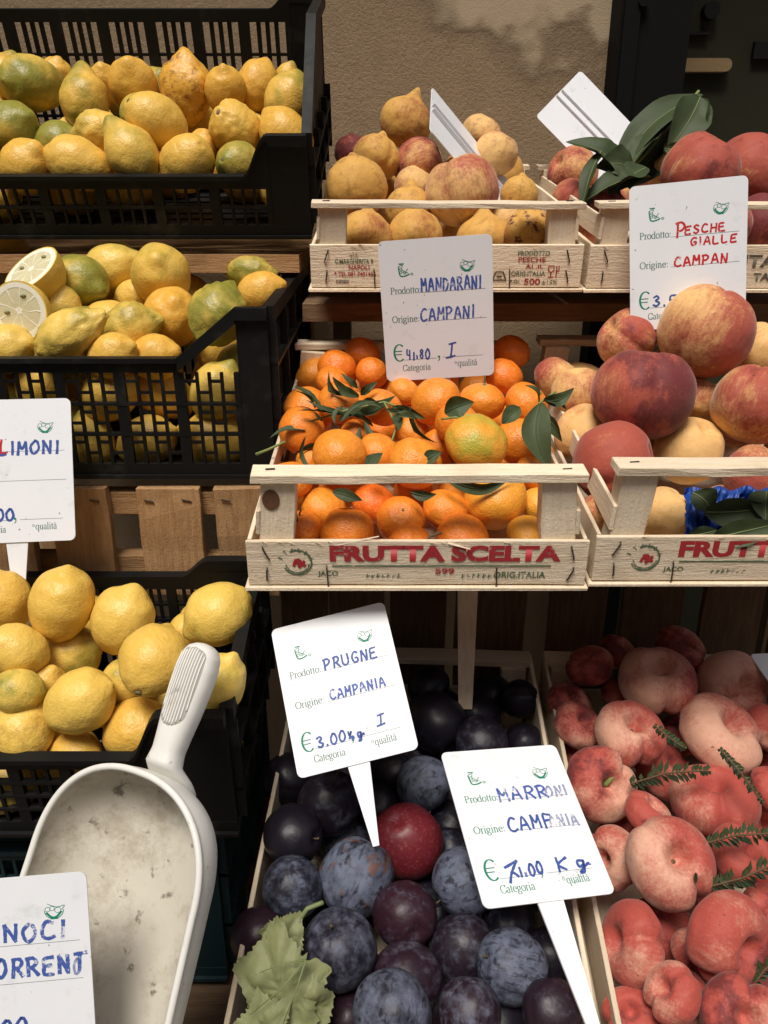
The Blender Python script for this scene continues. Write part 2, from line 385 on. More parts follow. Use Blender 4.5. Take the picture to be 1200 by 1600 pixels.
# ------------------------------------------------------------------ lettering: pen strokes laid as ribbons
def crom(pts, n=6):
    if len(pts) < 3: return pts
    P = [pts[0]] + list(pts) + [pts[-1]]; out = []
    for i in range(1, len(P) - 2):
        p0, p1, p2, p3 = P[i - 1:i + 3]
        for k in range(n):
            t = k / n
            out.append(tuple(.5 * ((2 * p1[j]) + (-p0[j] + p2[j]) * t + (2 * p0[j] - 5 * p1[j] + 4 * p2[j] - p3[j]) * t * t + (-p0[j] + 3 * p1[j] - 3 * p2[j] + p3[j]) * t ** 3) for j in (0, 1)))
    out.append(tuple(pts[-1])); return out
class Pen:
    def __init__(s): s.b = MB(); s.z = 0
    def stroke(s, pts, w, thin=None, jitter=0, ext=0.0):
        """ribbon along pts; with thin set, horizontal runs are thin and vertical ones w wide"""
        pts = [Vector((p[0], p[1])) for p in pts]
        pts = [p for i, p in enumerate(pts) if i == 0 or (p - pts[i - 1]).length > 1e-7]
        if len(pts) < 2: return
        if ext:
            pts[0] = pts[0] + (pts[0] - pts[1]).normalized() * ext; pts[-1] = pts[-1] + (pts[-1] - pts[-2]).normalized() * ext
        n = len(pts); vs = []
        for i in range(n):
            d = (pts[min(i + 1, n - 1)] - pts[max(i - 1, 0)]).normalized(); nn = Vector((-d.y, d.x))
            ww = w if thin is None else thin + (w - thin) * abs(d.y) ** 1.3
            ww *= 1 + rnd.uniform(-jitter, jitter)
            for sgn in (1, -1): vs.append((*(pts[i] + nn * sgn * ww / 2), s.z))
        s.b.add(vs, [(2 * i, 2 * i + 1, 2 * i + 3, 2 * i + 2) for i in range(n - 1)]); s.z += 1.2e-6
    def disc(s, c, r, k=8):
        s.b.add([(c[0] + r * math.cos(2 * math.pi * i / k), c[1] + r * math.sin(2 * math.pi * i / k), s.z) for i in range(k)], [tuple(range(k))]); s.z += 1.2e-6
def circ(cx, cy, rx, ry, a0=0, a1=360, n=14):
    return [(cx + rx * math.cos(math.radians(a0 + (a1 - a0) * i / n)), cy + ry * math.sin(math.radians(a0 + (a1 - a0) * i / n))) for i in range(n + 1)]
# serif capitals and small letters: (advance, strokes); x-height .45, cap height .66
X = .45
def serif(x, y, w=.16): return [(x - w / 2, y), (x + w / 2, y)]
SER = {
 'P': (.56, [[(.14, 0), (.14, .66)], serif(.14, 0, .22), [(.03, .66), (.28, .66)] + circ(.28, .49, .20, .17, 90, -90) + [(.14, .32)]]),
 'O': (.72, [circ(.36, .33, .30, .33, 90, 450, 22)]),
 'C': (.66, [circ(.36, .33, .30, .33, 40, 320, 18), [(.60, .48), (.60, .66)], [(.60, .20), (.60, .10)]]),
 'r': (.34, [[(.12, 0), (.12, X)], serif(.12, 0, .2), [(.03, X - .02), (.12, X)], circ(.24, .30, .12, .14, 150, 50, 6)]),
 'o': (.50, [circ(.25, X / 2, .20, X / 2, 90, 450, 18)]),
 'd': (.50, [circ(.23, X / 2, .18, X / 2, 60, 300, 14), [(.39, 0), (.39, .68)], [(.29, .68), (.39, .69)], [(.39, 0), (.48, .02)]]),
 't': (.29, [[(.13, .58), (.13, .06)] + circ(.20, .07, .07, .07, 180, 300, 5), [(.02, X), (.26, X)]]),
 ':': (.26, [[(.12, .0), (.12, .08)], [(.12, .34), (.12, .42)]]),
 'i': (.27, [[(.13, 0), (.13, X)], serif(.13, 0, .2), [(.04, X - .01), (.13, X)], [(.13, .58), (.13, .66)]]),
 'g': (.48, [circ(.21, .29, .15, .16, 90, 450, 14), circ(.22, -.09, .19, .12, 90, 450, 16), [(.12, .14), (.07, .07), (.16, .03)], [(.32, .41), (.45, .44)]]),
 'n': (.52, [[(.12, 0), (.12, X)], serif(.12, 0, .19), [(.03, X - .02), (.12, X)], circ(.25, .29, .13, .16, 170, 0, 8) + [(.38, 0)], serif(.38, 0, .19)]),
 'e': (.46, [[(.07, .25), (.40, .25)], circ(.23, X / 2, .18, X / 2, 5, 320, 16)]),
 'a': (.45, [circ(.21, .31, .13, .14, 160, 0, 8) + [(.34, .05), (.44, .02)], circ(.18, .12, .13, .12, 60, 330, 10)]),
 'q': (.50, [circ(.23, X / 2, .18, X / 2, 60, 300, 14), [(.39, X), (.39, -.22)], serif(.39, -.22, .2)]),
 'u': (.52, [[(.12, X), (.12, .13)] + circ(.24, .13, .12, .13, 180, 330, 7), [(.39, 0), (.39, X)], [(.03, X), (.12, X)], [(.30, X), (.39, X)], [(.39, 0), (.48, .02)]]),
 'l': (.27, [[(.13, 0), (.13, .68)], serif(.13, 0, .2), [(.04, .67), (.13, .69)]]),
}
SER['A'] = (.45, SER['a'][1] + [[(.16, .66), (.28, .54)]])      # a with grave accent
def print_text(pen, s, x, y, width, h):
    adv = sum(SER[c][0] for c in s); sx = width / adv; sy = h / .66; cx = x
    for c in s:
        a, st = SER[c]
        for k in st: pen.stroke([(cx + p[0] * sx, y + p[1] * sy) for p in k], .085 * sx * 1.15, .035 * sx * 1.15, ext=0)
        cx += a * sx
# marker capitals on a unit box
HW = {
 'A': [[(0, 0), (.45, 1), (.9, 0)], [(.2, .35), (.72, .37)]], 'B': [[(0, 0), (0, 1), (.6, .85), (.1, .55), (.7, .3), (0, 0)]],
 'C': [[(.85, .9), (.45, 1), (.08, .6), (.12, .15), (.5, 0), (.9, .12)]], 'D': [[(.05, 0), (.05, 1)], [(-.05, .98), (.6, .85), (.85, .45), (.5, .06), (0, 0)]],
 'E': [[(.8, 1), (.1, .92), (.05, .5), (.1, .04), (.85, .05)], [(.08, .52), (.65, .56)]], 'G': [[(.85, .85), (.45, 1), (.08, .55), (.35, .02), (.8, .12), (.8, .42), (.5, .42)]],
 'H': [[(.05, 0), (.05, 1)], [(.8, 0), (.8, 1)], [(.05, .5), (.8, .52)]], 'I': [[(.4, 0), (.42, 1)]], 'L': [[(.1, 1), (.1, .05), (.8, .05)]],
 'M': [[(0, 0), (.1, 1)], [(.1, 1), (.45, .45), (.8, 1)], [(.8, 1), (.9, 0)]], 'N': [[(.05, 0), (.08, 1)], [(.08, 1), (.75, .02)], [(.75, .02), (.82, 1)]],
 'O': [[(.45, 1), (.05, .6), (.15, .1), (.5, 0), (.85, .4), (.7, .9), (.45, 1)]], 'P': [[(.1, 0), (.14, 1)], [(0, .95), (.55, 1), (.85, .75), (.5, .48), (.12, .45)]],
 'R': [[(.08, 0), (.12, 1)], [(0, .95), (.55, 1), (.8, .75), (.5, .5), (.12, .48)], [(.35, .48), (.9, 0)]], 'S': [[(.8, .88), (.4, 1), (.12, .75), (.45, .52), (.8, .28), (.45, 0), (.05, .12)]],
 'F': [[(.1, 0), (.12, 1), (.5, 1.02), (.85, .98)], [(.12, .55), (.6, .58)]],
 'T': [[(.42, 0), (.42, 1)], [(0, .95), (.95, 1.02)]], 'U': [[(.05, 1), (.08, .2), (.45, 0), (.8, .25), (.82, 1)]],
 '3': [[(.1, .9), (.5, 1), (.75, .78), (.35, .55), (.8, .3), (.45, 0), (.05, .12)]], '5': [[(.85, 1), (.2, .95), (.12, .55), (.6, .6), (.75, .25), (.4, 0), (.05, .1)]],
 '0': [[(.45, 1), (.08, .6), (.15, .12), (.5, 0), (.85, .4), (.7, .9), (.45, 1)]], '4': [[(.1, 1), (.08, .5), (.6, .45)], [(.6, .9), (.62, 0)]], '1': [[(.4, .75), (.4, 0)]],
 '8': [[(.5, .9), (.2, .7), (.7, .3), (.45, 0), (.15, .3), (.7, .65), (.5, .9)]], '7': [[(.1, .62), (.85, 1.0)], [(.85, 1.0), (.45, .2), (.3, -.4)], [(.45, .32), (.85, -.05)]],
 '.': [[(.3, .02), (.36, .12)]], "'": [[(.3, .3), (.32, .02)]], 'K': [[(.1, 1), (.15, 0)], [(.75, .95), (.15, .5), (.6, .1)]], 'g': [[(.6, .5), (.2, .5), (.25, .1), (.6, .3), (.6, .5), (.55, -.2), (.25, -.25), (.9, .3), (1.0, .2)]],
 'k': [[(.1, .8), (.25, .35), (.5, .8), (.2, .1)], [(.45, .15), (.6, .3), (.75, .1), (.5, -.1)]], 'I_': [[(.3, 1), (.9, 1.1)], [(.6, 1.05), (.5, 0)], [(.15, 0), (.9, .12)]], 'v': [[(.1, .8), (.35, .2), (.7, .9)]],
}
def hand(pen, s, x, y, cw, h, w, rise=0., jit=.18, gap=.28, curve=True):
    cx = x
    for c in s:
        if c == ' ': cx += cw * .6; continue
        dy = rnd.uniform(-.06, .06) * h; sh = rnd.uniform(-.05, .12); nar = .45 if c in "I.'1" else 1.0
        for k in HW[c if c != '_' else 'I_']:
            pts = [(cx + (p[0] * nar + sh * p[1]) * cw + rnd.uniform(-.03, .03) * cw, y + dy + p[1] * h + rise * (cx - x) + rnd.uniform(-.02, .02) * h) for p in k]
            if len(pts) == 2: pts = [pts[0], ((pts[0][0] + pts[1][0]) / 2 + .02 * cw, (pts[0][1] + pts[1][1]) / 2), pts[1]]
            pen.stroke(crom(pts, 5), w, None, jit, ext=w * .3)
        cx += cw * (nar + gap)
def block_text(name, s, parent, x, z, h, width, m, y=-.0005, bold=.0, up=True):
    """stencil letters lying on a board's front face (x right, z up, facing -y)"""
    cu = bpy.data.curves.new(name, 'FONT'); cu.body = s; cu.size = 1; cu.offset = bold; cu.resolution_u = 3
    o = bpy.data.objects.new(name, cu); C.objects.link(o)
    dg = bpy.context.evaluated_depsgraph_get(); dg.update()
    me = bpy.data.meshes.new_from_object(o.evaluated_get(dg)); bpy.data.objects.remove(o)
    xs = [v.co.x for v in me.vertices]; ys = [v.co.y for v in me.vertices]
    x0, x1, y0, y1 = min(xs), max(xs), min(ys), max(ys)
    for v in me.vertices:
        v.co = ((v.co.x - x0) / (x1 - x0) * width, 0, (v.co.y - y0) / (y1 - y0) * h)
    me.materials.clear(); me.materials.append(M[m]); me.name = name
    return link(name, me, parent, (x, y, z))

# ------------------------------------------------------------------ the setting
WALL_Y = 1.46
o = MB().box(-6, .372, WALL_Y, WALL_Y + .3, -1.45, 5.6).obj('wall', 'wall'); tag(o, kind='structure')
o = MB().box(.372, 6, WALL_Y + .62, WALL_Y + .8, -1.45, 5.6).obj('shop_wall', 'dim_panel'); tag(o, kind='structure')
o = MB().box(-8, 8, -8, 4, -1.5, -1.4).obj('ground', 'ground'); tag(o, kind='structure')
t = empty('door_post', (.357, WALL_Y - .06, -1.4)); tag(t, 'black painted door post between plaster wall and dark doorway', 'post')
MB().box(0, .108, 0, .10, 0, 3.6).obj('post_shaft', 'dark_paint', t); MB().box(.004, .028, -.008, 0, 0, 3.6).obj('edge_strip', 'dark_paint', t)
MB().tube([(.03, -.004, 1.66), (.03, -.012, 1.66)], .008, 12).obj('bolt_head', 'dark_paint', t)
aw = empty('awning', (0, WALL_Y, 1.12)); tag(aw, 'plain canvas added unseen above the stall to shade its top tier', 'awning')  # canvas added out of view to shade the top tier and the wall
b = MB(); b.grid(lambda u, v: (-2.2 + 4.4 * v, -.02 - .23 * u, -.05 * u), 1, 8); b.obj('canvas', 'canvas', aw)
MB().tube([(-2.2, -.255, -.055), (2.2, -.255, -.055)], .012, 8).obj('front_bar', 'dark_paint', aw)
for xx in (-2.0, 2.0): MB().tube([(xx, -.01, -.45), (xx, -.25, -.06)], .010, 8).obj('arm', 'dark_paint', aw)
o = MB().box(-9, 9, -5.6, -5.2, -1.45, 4.6).obj('building_across', 'wall'); tag(o, kind='structure')
t = empty('door_panel', (.80, WALL_Y + .16, -1.4)); tag(t, 'dark olive door panel in the shadow behind the red peaches', 'door')
MB().box(-.40, .6, 0, .03, 0, 3.4).obj('leaf', 'dim_panel', t)
def rounded_bar(x0, x1, z0, z1, y0, y1):
    r = (z1 - z0) / 2; poly = [(x0, z0), (x1 - r, z0)] + [(x1 - r + r * math.sin(a), (z0 + z1) / 2 - r * math.cos(a)) for a in [math.pi * i / 10 for i in range(1, 10)]] + [(x1 - r, z1), (x0, z1)]
    return MB().prism(poly, lambda u, v, w_: (u, y0 + w_, v), y1 - y0)
dp = [at(1066, 92, 1.45), at(1139, 113, 1.45)]
bx = lambda px, py: (lambda r: r * ((WALL_Y + .15) / r.y))(at(px, py, 1))
a, b = bx(1040, 92), bx(1139, 113)
recalc(rounded_bar(a.x - .8, b.x - .8, b.z + 1.4, a.z + 1.4, -.02, -.001).obj('sliding_bolt', 'tan_metal', t))
a, b = bx(1074, 50), bx(1108, 55); MB().box(a.x - .8, b.x - .8, -.012, -.001, b.z + 1.4, a.z + 1.4).obj('slot_plate', 'dim_mark', t)
a = bx(1110, 17); MB().tube([(a.x - .8, -.02, a.z + 1.4), (a.x - .8, -.001, a.z + 1.4)], .014, 14).obj('lock_cylinder', 'dim_mark', t)
a, b = bx(1180, 65), bx(1240, 92); MB().box(a.x - .8, b.x - .8, -.012, -.001, b.z + 1.4, a.z + 1.4).obj('lock_plate', 'dim_mark', t)
# rough shelf boards that carry the tiers, and the upright slats under them
def shelf(label, x0, x1, y0, y1, z, th=.022, m='old', n=2):
    t = empty('shelf_board', ((x0 + x1) / 2, y0, z)); tag(t, label, 'shelf')
    wd = (y1 - y0) / n
    for i in range(n):
        board('plank', t, (x1 - x0, wd - .006, th), (0, wd * (i + .5), -th / 2), m)
    for sx in (-1, 1):
        for yy in (y1 - y0 - .04,):
            board('leg', t, (.03, .03, z + 1.4 - th), (sx * ((x1 - x0) / 2 - .03), yy, -(z + 1.4 + th) / 2), m)
    return t
shelf('dark plank shelf under the top tier of wooden peach crates', -.10, .78, 1.0, 1.40, -.13)
shelf('brown plank shelf under the top black lemon crate', -.66, -.105, 1.03, 1.43, -.075, m='brown')
shelf('dark plank shelf under the mandarin and yellow peach crates', -.10, .80, .80, 1.15, -.345)
shelf('dark plank shelf under the middle black lemon crate', -.66, -.115, .88, 1.22, -.292, m='old')
shelf('low dark plank shelf under the plum and flat peach crates', -.10, .62, .36, .90, -.745)
shelf('low dark plank shelf added to darken the gap under the teal crate and scoop', -.72, -.112, .36, .92, -.782)  # added to darken the gap where pale ground would show

def slat_row(name, label, xs, y, z0, z1, m, lean=0, batten=True, th=.012):
    t = empty(name, (xs[0][0], y, z0), (lean, 0, 0)); tag(t, label, 'crate')
    x0 = xs[0][0]
    for a, b in xs:
        board('slat', t, (b - a, th, z1 - z0 + rnd.uniform(-.004, .002)), ((a + b) / 2 - x0, th / 2, (z1 - z0) / 2), m, (0, rnd.uniform(-.012, .012), 0), .0012)
        for q in (.2, .8):
            s = MB().tube([(-.005, -.0012, .001), (.005, -.0012, -.001)], .0009, 5).obj('staple', 'staple', t); s.location = (a + (b - a) * q - x0, 0, z1 - z0 - .014 + rnd.uniform(-.002, .002))
    if batten:
        L = xs[-1][1] - x0
        for zz in (z1 - z0 - .022, .03): board('batten', t, (L, .02, .026), (L / 2, th + .0115, zz), m)
    return t
def xat(px, py, y):
    r = at(px, py, 1); return r.x * y / r.y
def zat(py, y):
    r = at(600, py, 1); return r.z * y / r.y
YS = .808
slat_row('upturned_crate', 'brown upturned slatted crate under the middle lemon crate',
         [(xat(a, 765, YS), xat(b, 765, YS)) for a, b in ((-190, -95), (-62, 38), (72, 164), (211, 310), (333, 428))], YS, zat(930, YS), zat(764, YS), 'brown')
YB = .915
slat_row('standing_crate', 'dark crate with vertical boards behind the plums and flat peaches',
         [(xat(a, 960, YB), xat(b, 960, YB)) for a, b in ((440, 512), (520, 600), (610, 697), (712, 822), (858, 946), (972, 1066), (1098, 1190), (1215, 1300))], YB, zat(1150, YB), -.37, 'old')

# ------------------------------------------------------------------ wooden crates
def wooden_crate(label, loc, tilt, yaw=0, W=.30, L=.40, H=.112, inset=.006, slat=.045, post=.030, bar_t=.008, bar_d=.022, staples=True, tall=False):
    t = empty('wooden_crate', loc, (math.radians(tilt), 0, math.radians(yaw))); tag(t, label, 'crate', 'pale wooden fruit crates')
    board('floor_board', t, (W + .006, L + .006, .0035), (0, L / 2, .00175))
    for y, nm in ((.002, 'front_slat'), (L - .002, 'back_slat')):
        board(nm, t, (W, .004, slat), (0, y, .005 + slat / 2))
    for sx in (-1, 1):
        board('side_slat', t, (.004, L - .010, slat), (sx * (W / 2 - .0025), L / 2, .005 + slat / 2), rot=(0, sx * -.02, 0))
        hh = H - slat - .012 if tall else slat * .52; board('side_slat', t, (.0042 if tall else .0035, L - .006, hh), (sx * (W / 2 - (.003 if tall else .0085) - inset * .4), L / 2, .010 + slat + hh / 2), rot=(0, 0 if tall else sx * -.05, 0))
        for y in (.0045 + post * .38, L - .0045 - post * .38):
            board('corner_post', t, (post, post * .75, H - bar_t - .005), (sx * (W / 2 - .008 - post / 2 - inset * .5), y, (H - bar_t + .005) / 2), rot=(0, sx * -inset / H, 0))
    for y in (bar_d / 2 - .001, L - bar_d / 2 + .001):
        board('top_bar', t, (W - 2 * inset, bar_d, bar_t), (0, y, H - bar_t / 2), rot=(0, rnd.uniform(-.006, .006), 0), jit=.001)
    for k in range(9):
        x = rnd.uniform(-W / 2 + .01, W / 2 - .01); z = .005 + slat + rnd.uniform(-.003, .0005); a = rnd.uniform(-.5, .5); l = rnd.uniform(.004, .012)
        MB().tube([(x, -.0002, z), (x + l * math.cos(a) * .6, -.0012, z + l * math.sin(a) * .5), (x + l * math.cos(a), -.0022, z + l * math.sin(a))], [.0004, .0003, .0001], 4).obj('splinter', 'wood_x', t)
    if staples:
        for sx in (-1, 1):
            for zz in (.26, .74):
                a = rnd.uniform(-.5, .5); x = sx * (W / 2 - .014 - rnd.uniform(0, .004)); z = .005 + slat * zz
                h = .0065
                s = MB().tube([(-math.sin(a) * h, .0006, -h), (-math.sin(a) * h * .9, -.0014, -h * .8), (math.sin(a) * h * .9, -.0016, h * .8), (math.sin(a) * h, .0006, h)], .0008, 5).obj('staple', 'staple', t)
                s.location = (x, -.0006, z)
            x = sx * W * .25 - .005
            MB().tube([(x, .001, .026), (x, -.0016, .024), (x + .001, -.002, .006), (x + .0005, .002, -.001)], .0007, 5).obj('wire_staple', 'staple', t)
        for y in (0,):
            for sx in (-1, 1):
                s = MB().tube([(-.004, 0, .0004), (.004, .001, .0004)], .0007, 5).obj('staple', 'staple', t); s.location = (sx * (W / 2 - inset - .016), .009, H + .0004)
    return t
WC = {}
WC['mand'] = wooden_crate('wooden crate of mandarins stamped FRUTTA SCELTA', at(651, 921, .718), 6, H=.114, inset=.009)
WC['ypeach'] = wooden_crate('wooden crate of yellow peaches stamped FRUTT, cut off by the picture edge', at(1184, 914, .718), 6, H=.116, inset=.009)
WC['top'] = wooden_crate('top tier wooden crate of pointed peaches stamped PRODOTTO PESCHE', at(696, 456, .897), 7, H=.094, inset=.003, slat=.046, bar_t=.006)
WC['topr'] = wooden_crate('top tier wooden crate of red peaches behind the PESCHE GIALLE sign', at(1124, 457, .897), 7, H=.094, inset=.003, slat=.046, bar_t=.006)
rf, rb = at(642, 1600, .63), at(649, 1015, 1.027); rd = (rb - rf).normalized()
tilt = math.degrees(math.asin(rd.z)); yaw = -math.degrees(math.atan2(rd.x, rd.y))
zax = Matrix.Rotation(math.radians(yaw), 3, 'Z') @ Matrix.Rotation(math.radians(tilt), 3, 'X') @ Vector((0, 0, 1))
xax = Matrix.Rotation(math.radians(yaw), 3, 'Z') @ Vector((1, 0, 0))
org = rf - rd * .05 - zax * .108
WC['plum'] = wooden_crate('wooden crate of dark plums beside the lemon scoop', org, tilt, yaw, L=(rb - rf).length + .05, H=.11, inset=.004, bar_t=.009, tall=True)
WC['flat'] = wooden_crate('wooden crate of flat peaches, rightmost of the bottom tier', org + xax * .309, tilt, yaw, L=(rb - rf).length + .05, H=.11, inset=.004, bar_t=.009, tall=True)
M['knot'] = flat('wood_knot', (.13, .062, .032), .8, .2, .4, 240, .4)
b = MB(); b.prism(circ(0, 0, .0075, .0095, 0, 345, 22), lambda u, v, w_: (u, w_, v), .0006); o = recalc(b.obj('knot', 'knot', WC['mand'])); o.location = (-.1255, .0038, .088)
# stamped lettering
def stamp_frutta(t, x0):
    block_text('stamp', 'FRUTTA SCELTA', t, x0 + .073, .0295, .0165, .203, 'stamp_red', bold=.05)
    MB().box(x0 + .075, x0 + .268, -.0006, -.0004, .0245, .0258).obj('stamp_line', 'stamp_green', t)
    block_text('stamp', '599', t, x0 + .166, .0165, .006, .017, 'stamp_red', bold=.03)
    block_text('stamp', 'ORIG.ITALIA', t, x0 + .218, .0125, .0066, .046, 'stamp_green', bold=.02)
    block_text('stamp', 'JACO', t, x0 + .062, .0135, .0062, .018, 'stamp_green', bold=.02)
    for xa, n_ in ((.105, 7), (.190, 6)):                   # print too worn to read
        p = Pen()
        for k in range(n_):
            cx = k * .0046; p.stroke([(cx, rnd.uniform(0, .001)), (cx + rnd.uniform(.0003, .0015), rnd.uniform(.003, .0048))], .0010, jitter=.4); p.stroke([(cx + .0006, .002 + rnd.uniform(-.001, .001)), (cx + .003, .002 + rnd.uniform(-.001, .002))], .0008, jitter=.4)
        o = p.b.obj('worn_stamp', 'stamp_green', t); o.rotation_euler = (math.radians(90), 0, 0); o.location = (x0 + xa, -.0006, .0125); o['kind'] = 'stuff'
    p = Pen(); p.stroke(circ(0, 0, .0125, .0125, 205, 480, 24), .0016, jitter=.3); p.stroke(circ(0, 0, .0105, .0105, 190, 350, 16), .001, jitter=.3)
    o = p.b.obj('stamp_ring', 'stamp_green', t); o.rotation_euler = (math.radians(90), 0, 0); o.location = (x0 + .0445, -.0006, .0285)
    for k, ch in enumerate('ITALIA'):
        a = math.radians(158 - k * 26); q = block_text('stamp', ch, t, 0, 0, .0042, .0030 if ch != 'I' else .0012, 'stamp_green', bold=.02)
        q.location = (x0 + .0445 + .0125 * math.cos(a) - .0016, -.0007, .0285 + .0125 * math.sin(a) - .0015); q.rotation_euler = (0, -(a - math.pi / 2), 0)
    p = Pen()
    for a in ([(-.005, -.003), (-.003, .002), (.001, -.001), (.005, .003)], [(-.004, .003), (.0, .004), (.003, -.002)], [(-.001, -.004), (.003, -.001), (.0055, -.003)]): p.stroke(crom(a, 5), .0026, jitter=.3)
    o = p.b.obj('stamp_emblem', 'stamp_red', t); o.rotation_euler = (math.radians(90), 0, 0); o.location = (x0 + .046, -.0007, .0275)
stamp_frutta(WC['mand'], -.15); stamp_frutta(WC['ypeach'], -.15)
t = WC['top']
for s, x, z, h, wd, m in (('VIA', -.107, .0375, .0050, .010, 'stamp_green'), ('C.MARGHERITA 9', -.123, .0308, .0052, .042, 'stamp_green'), ('NAPOLI', -.108, .0245, .0048, .023, 'stamp_red'),
                          ('* TEL.081.7401955', -.124, .0172, .0052, .046, 'stamp_red'), ('N080', -.122, .0095, .0036, .014, 'stamp_grey'),
                          ('PRODOTTO', .078, .0395, .0052, .035, 'stamp_green'), ('PESCHE', .079, .0325, .0054, .030, 'stamp_red'), ('AI .II.', .087, .0258, .0042, .020, 'stamp_red'),
                          ('ORIG.ITALIA', .072, .0175, .0052, .038, 'stamp_green'), ('P.Gr.', .071, .0095, .0042, .012, 'stamp_grey'), ('500', .087, .0078, .0070, .018, 'stamp_red'), ('±15%', .107, .0082, .0050, .017, 'stamp_green')):
    block_text('stamp', s, t, x, z, h, wd, m, bold=.018)
p = Pen()
for q in ([(-.003, .006), (-.003, .001), (0, -.001), (.003, .001), (.003, .006), (-.003, .006)], [(0, -.001), (0, -.006)], [(-.003, -.006), (.003, -.006)], [(.006, .006), (.006, -.006)], [(.0085, .006), (.0085, .001), (.006, 0)]): p.stroke(q, .0012)
o = p.b.obj('stamp_emblem', 'stamp_red', t); o.rotation_euler = (math.radians(90), 0, 0); o.location = (.116, -.0006, .0225)
p = Pen(); p.stroke([(-.008, -.005), (.009, -.005)], .0016); p.stroke([(-.006, -.004), (-.003, .004), (.005, .004), (.0085, -.004)], .0018); p.stroke([(-.002, -.001), (.004, -.001)], .0022)
o = p.b.obj('stamp_emblem', 'stamp_grey', t); o.rotation_euler = (math.radians(90), 0, 0); o.location = (.058, -.0006, .018)
block_text('stamp', 'ITALIA', WC['topr'], .020, .028, .013, .070, 'stamp_grey', bold=.03)
block_text('stamp', 'TARA KG', WC['topr'], .034, .013, .0085, .058, 'stamp_grey', bold=.03)

# ------------------------------------------------------------------ plastic crates
def lattice(b, fn, u0, u1, v0, v1, t, groups, slots, rows, rib=.010, thin=.0032, hrow=.0035, stag=False, hs=.003):
    """a moulded grid: wide ribs between groups, thin bars inside them, thin cross bars"""
    gw = (u1 - u0) / groups
    def bar(a, c, d, e, w0, w1): b.prism([(a, d), (c, d), (c, e), (a, e)], lambda u, v, w_: fn(u, v, w0 + w_), w1 - w0)
    for g in range(groups + 1):
        x = u0 + g * gw; bar(max(u0, x - rib / 2), min(u1, x + rib / 2), v0, v1, 0, t)
    for r in range(1, rows):
        z = v0 + (v1 - v0) * r / rows; bar(u0, u1, z - hrow / 2, z + hrow / 2, -.0006, t * .8)
    for g in range(groups):
        a = u0 + g * gw + rib / 2; sw = (gw - rib) / slots
        for k in range(1, slots): bar(a + k * sw - thin / 2, a + k * sw + thin / 2, v0, v1, .0004, t * .7)
        if stag:
            rh = (v1 - v0) / rows
            for r in range(rows):
                for k in range(slots):
                    z = v0 + rh * (r + (.36 if (k + r) % 2 else .72)); bar(a + k * sw, a + (k + 1) * sw, z - hs / 2, z + hs / 2, .0008, t * .6)
def rim_poly(W, low, hi, c, d):      # outline of a long side's top edge: low in the middle, raised at both corners (u from -W to 0)
    return [(-W, hi), (-W + c, hi), (-W + c + d, low), (-c - d, low), (-c, hi), (0, hi)]
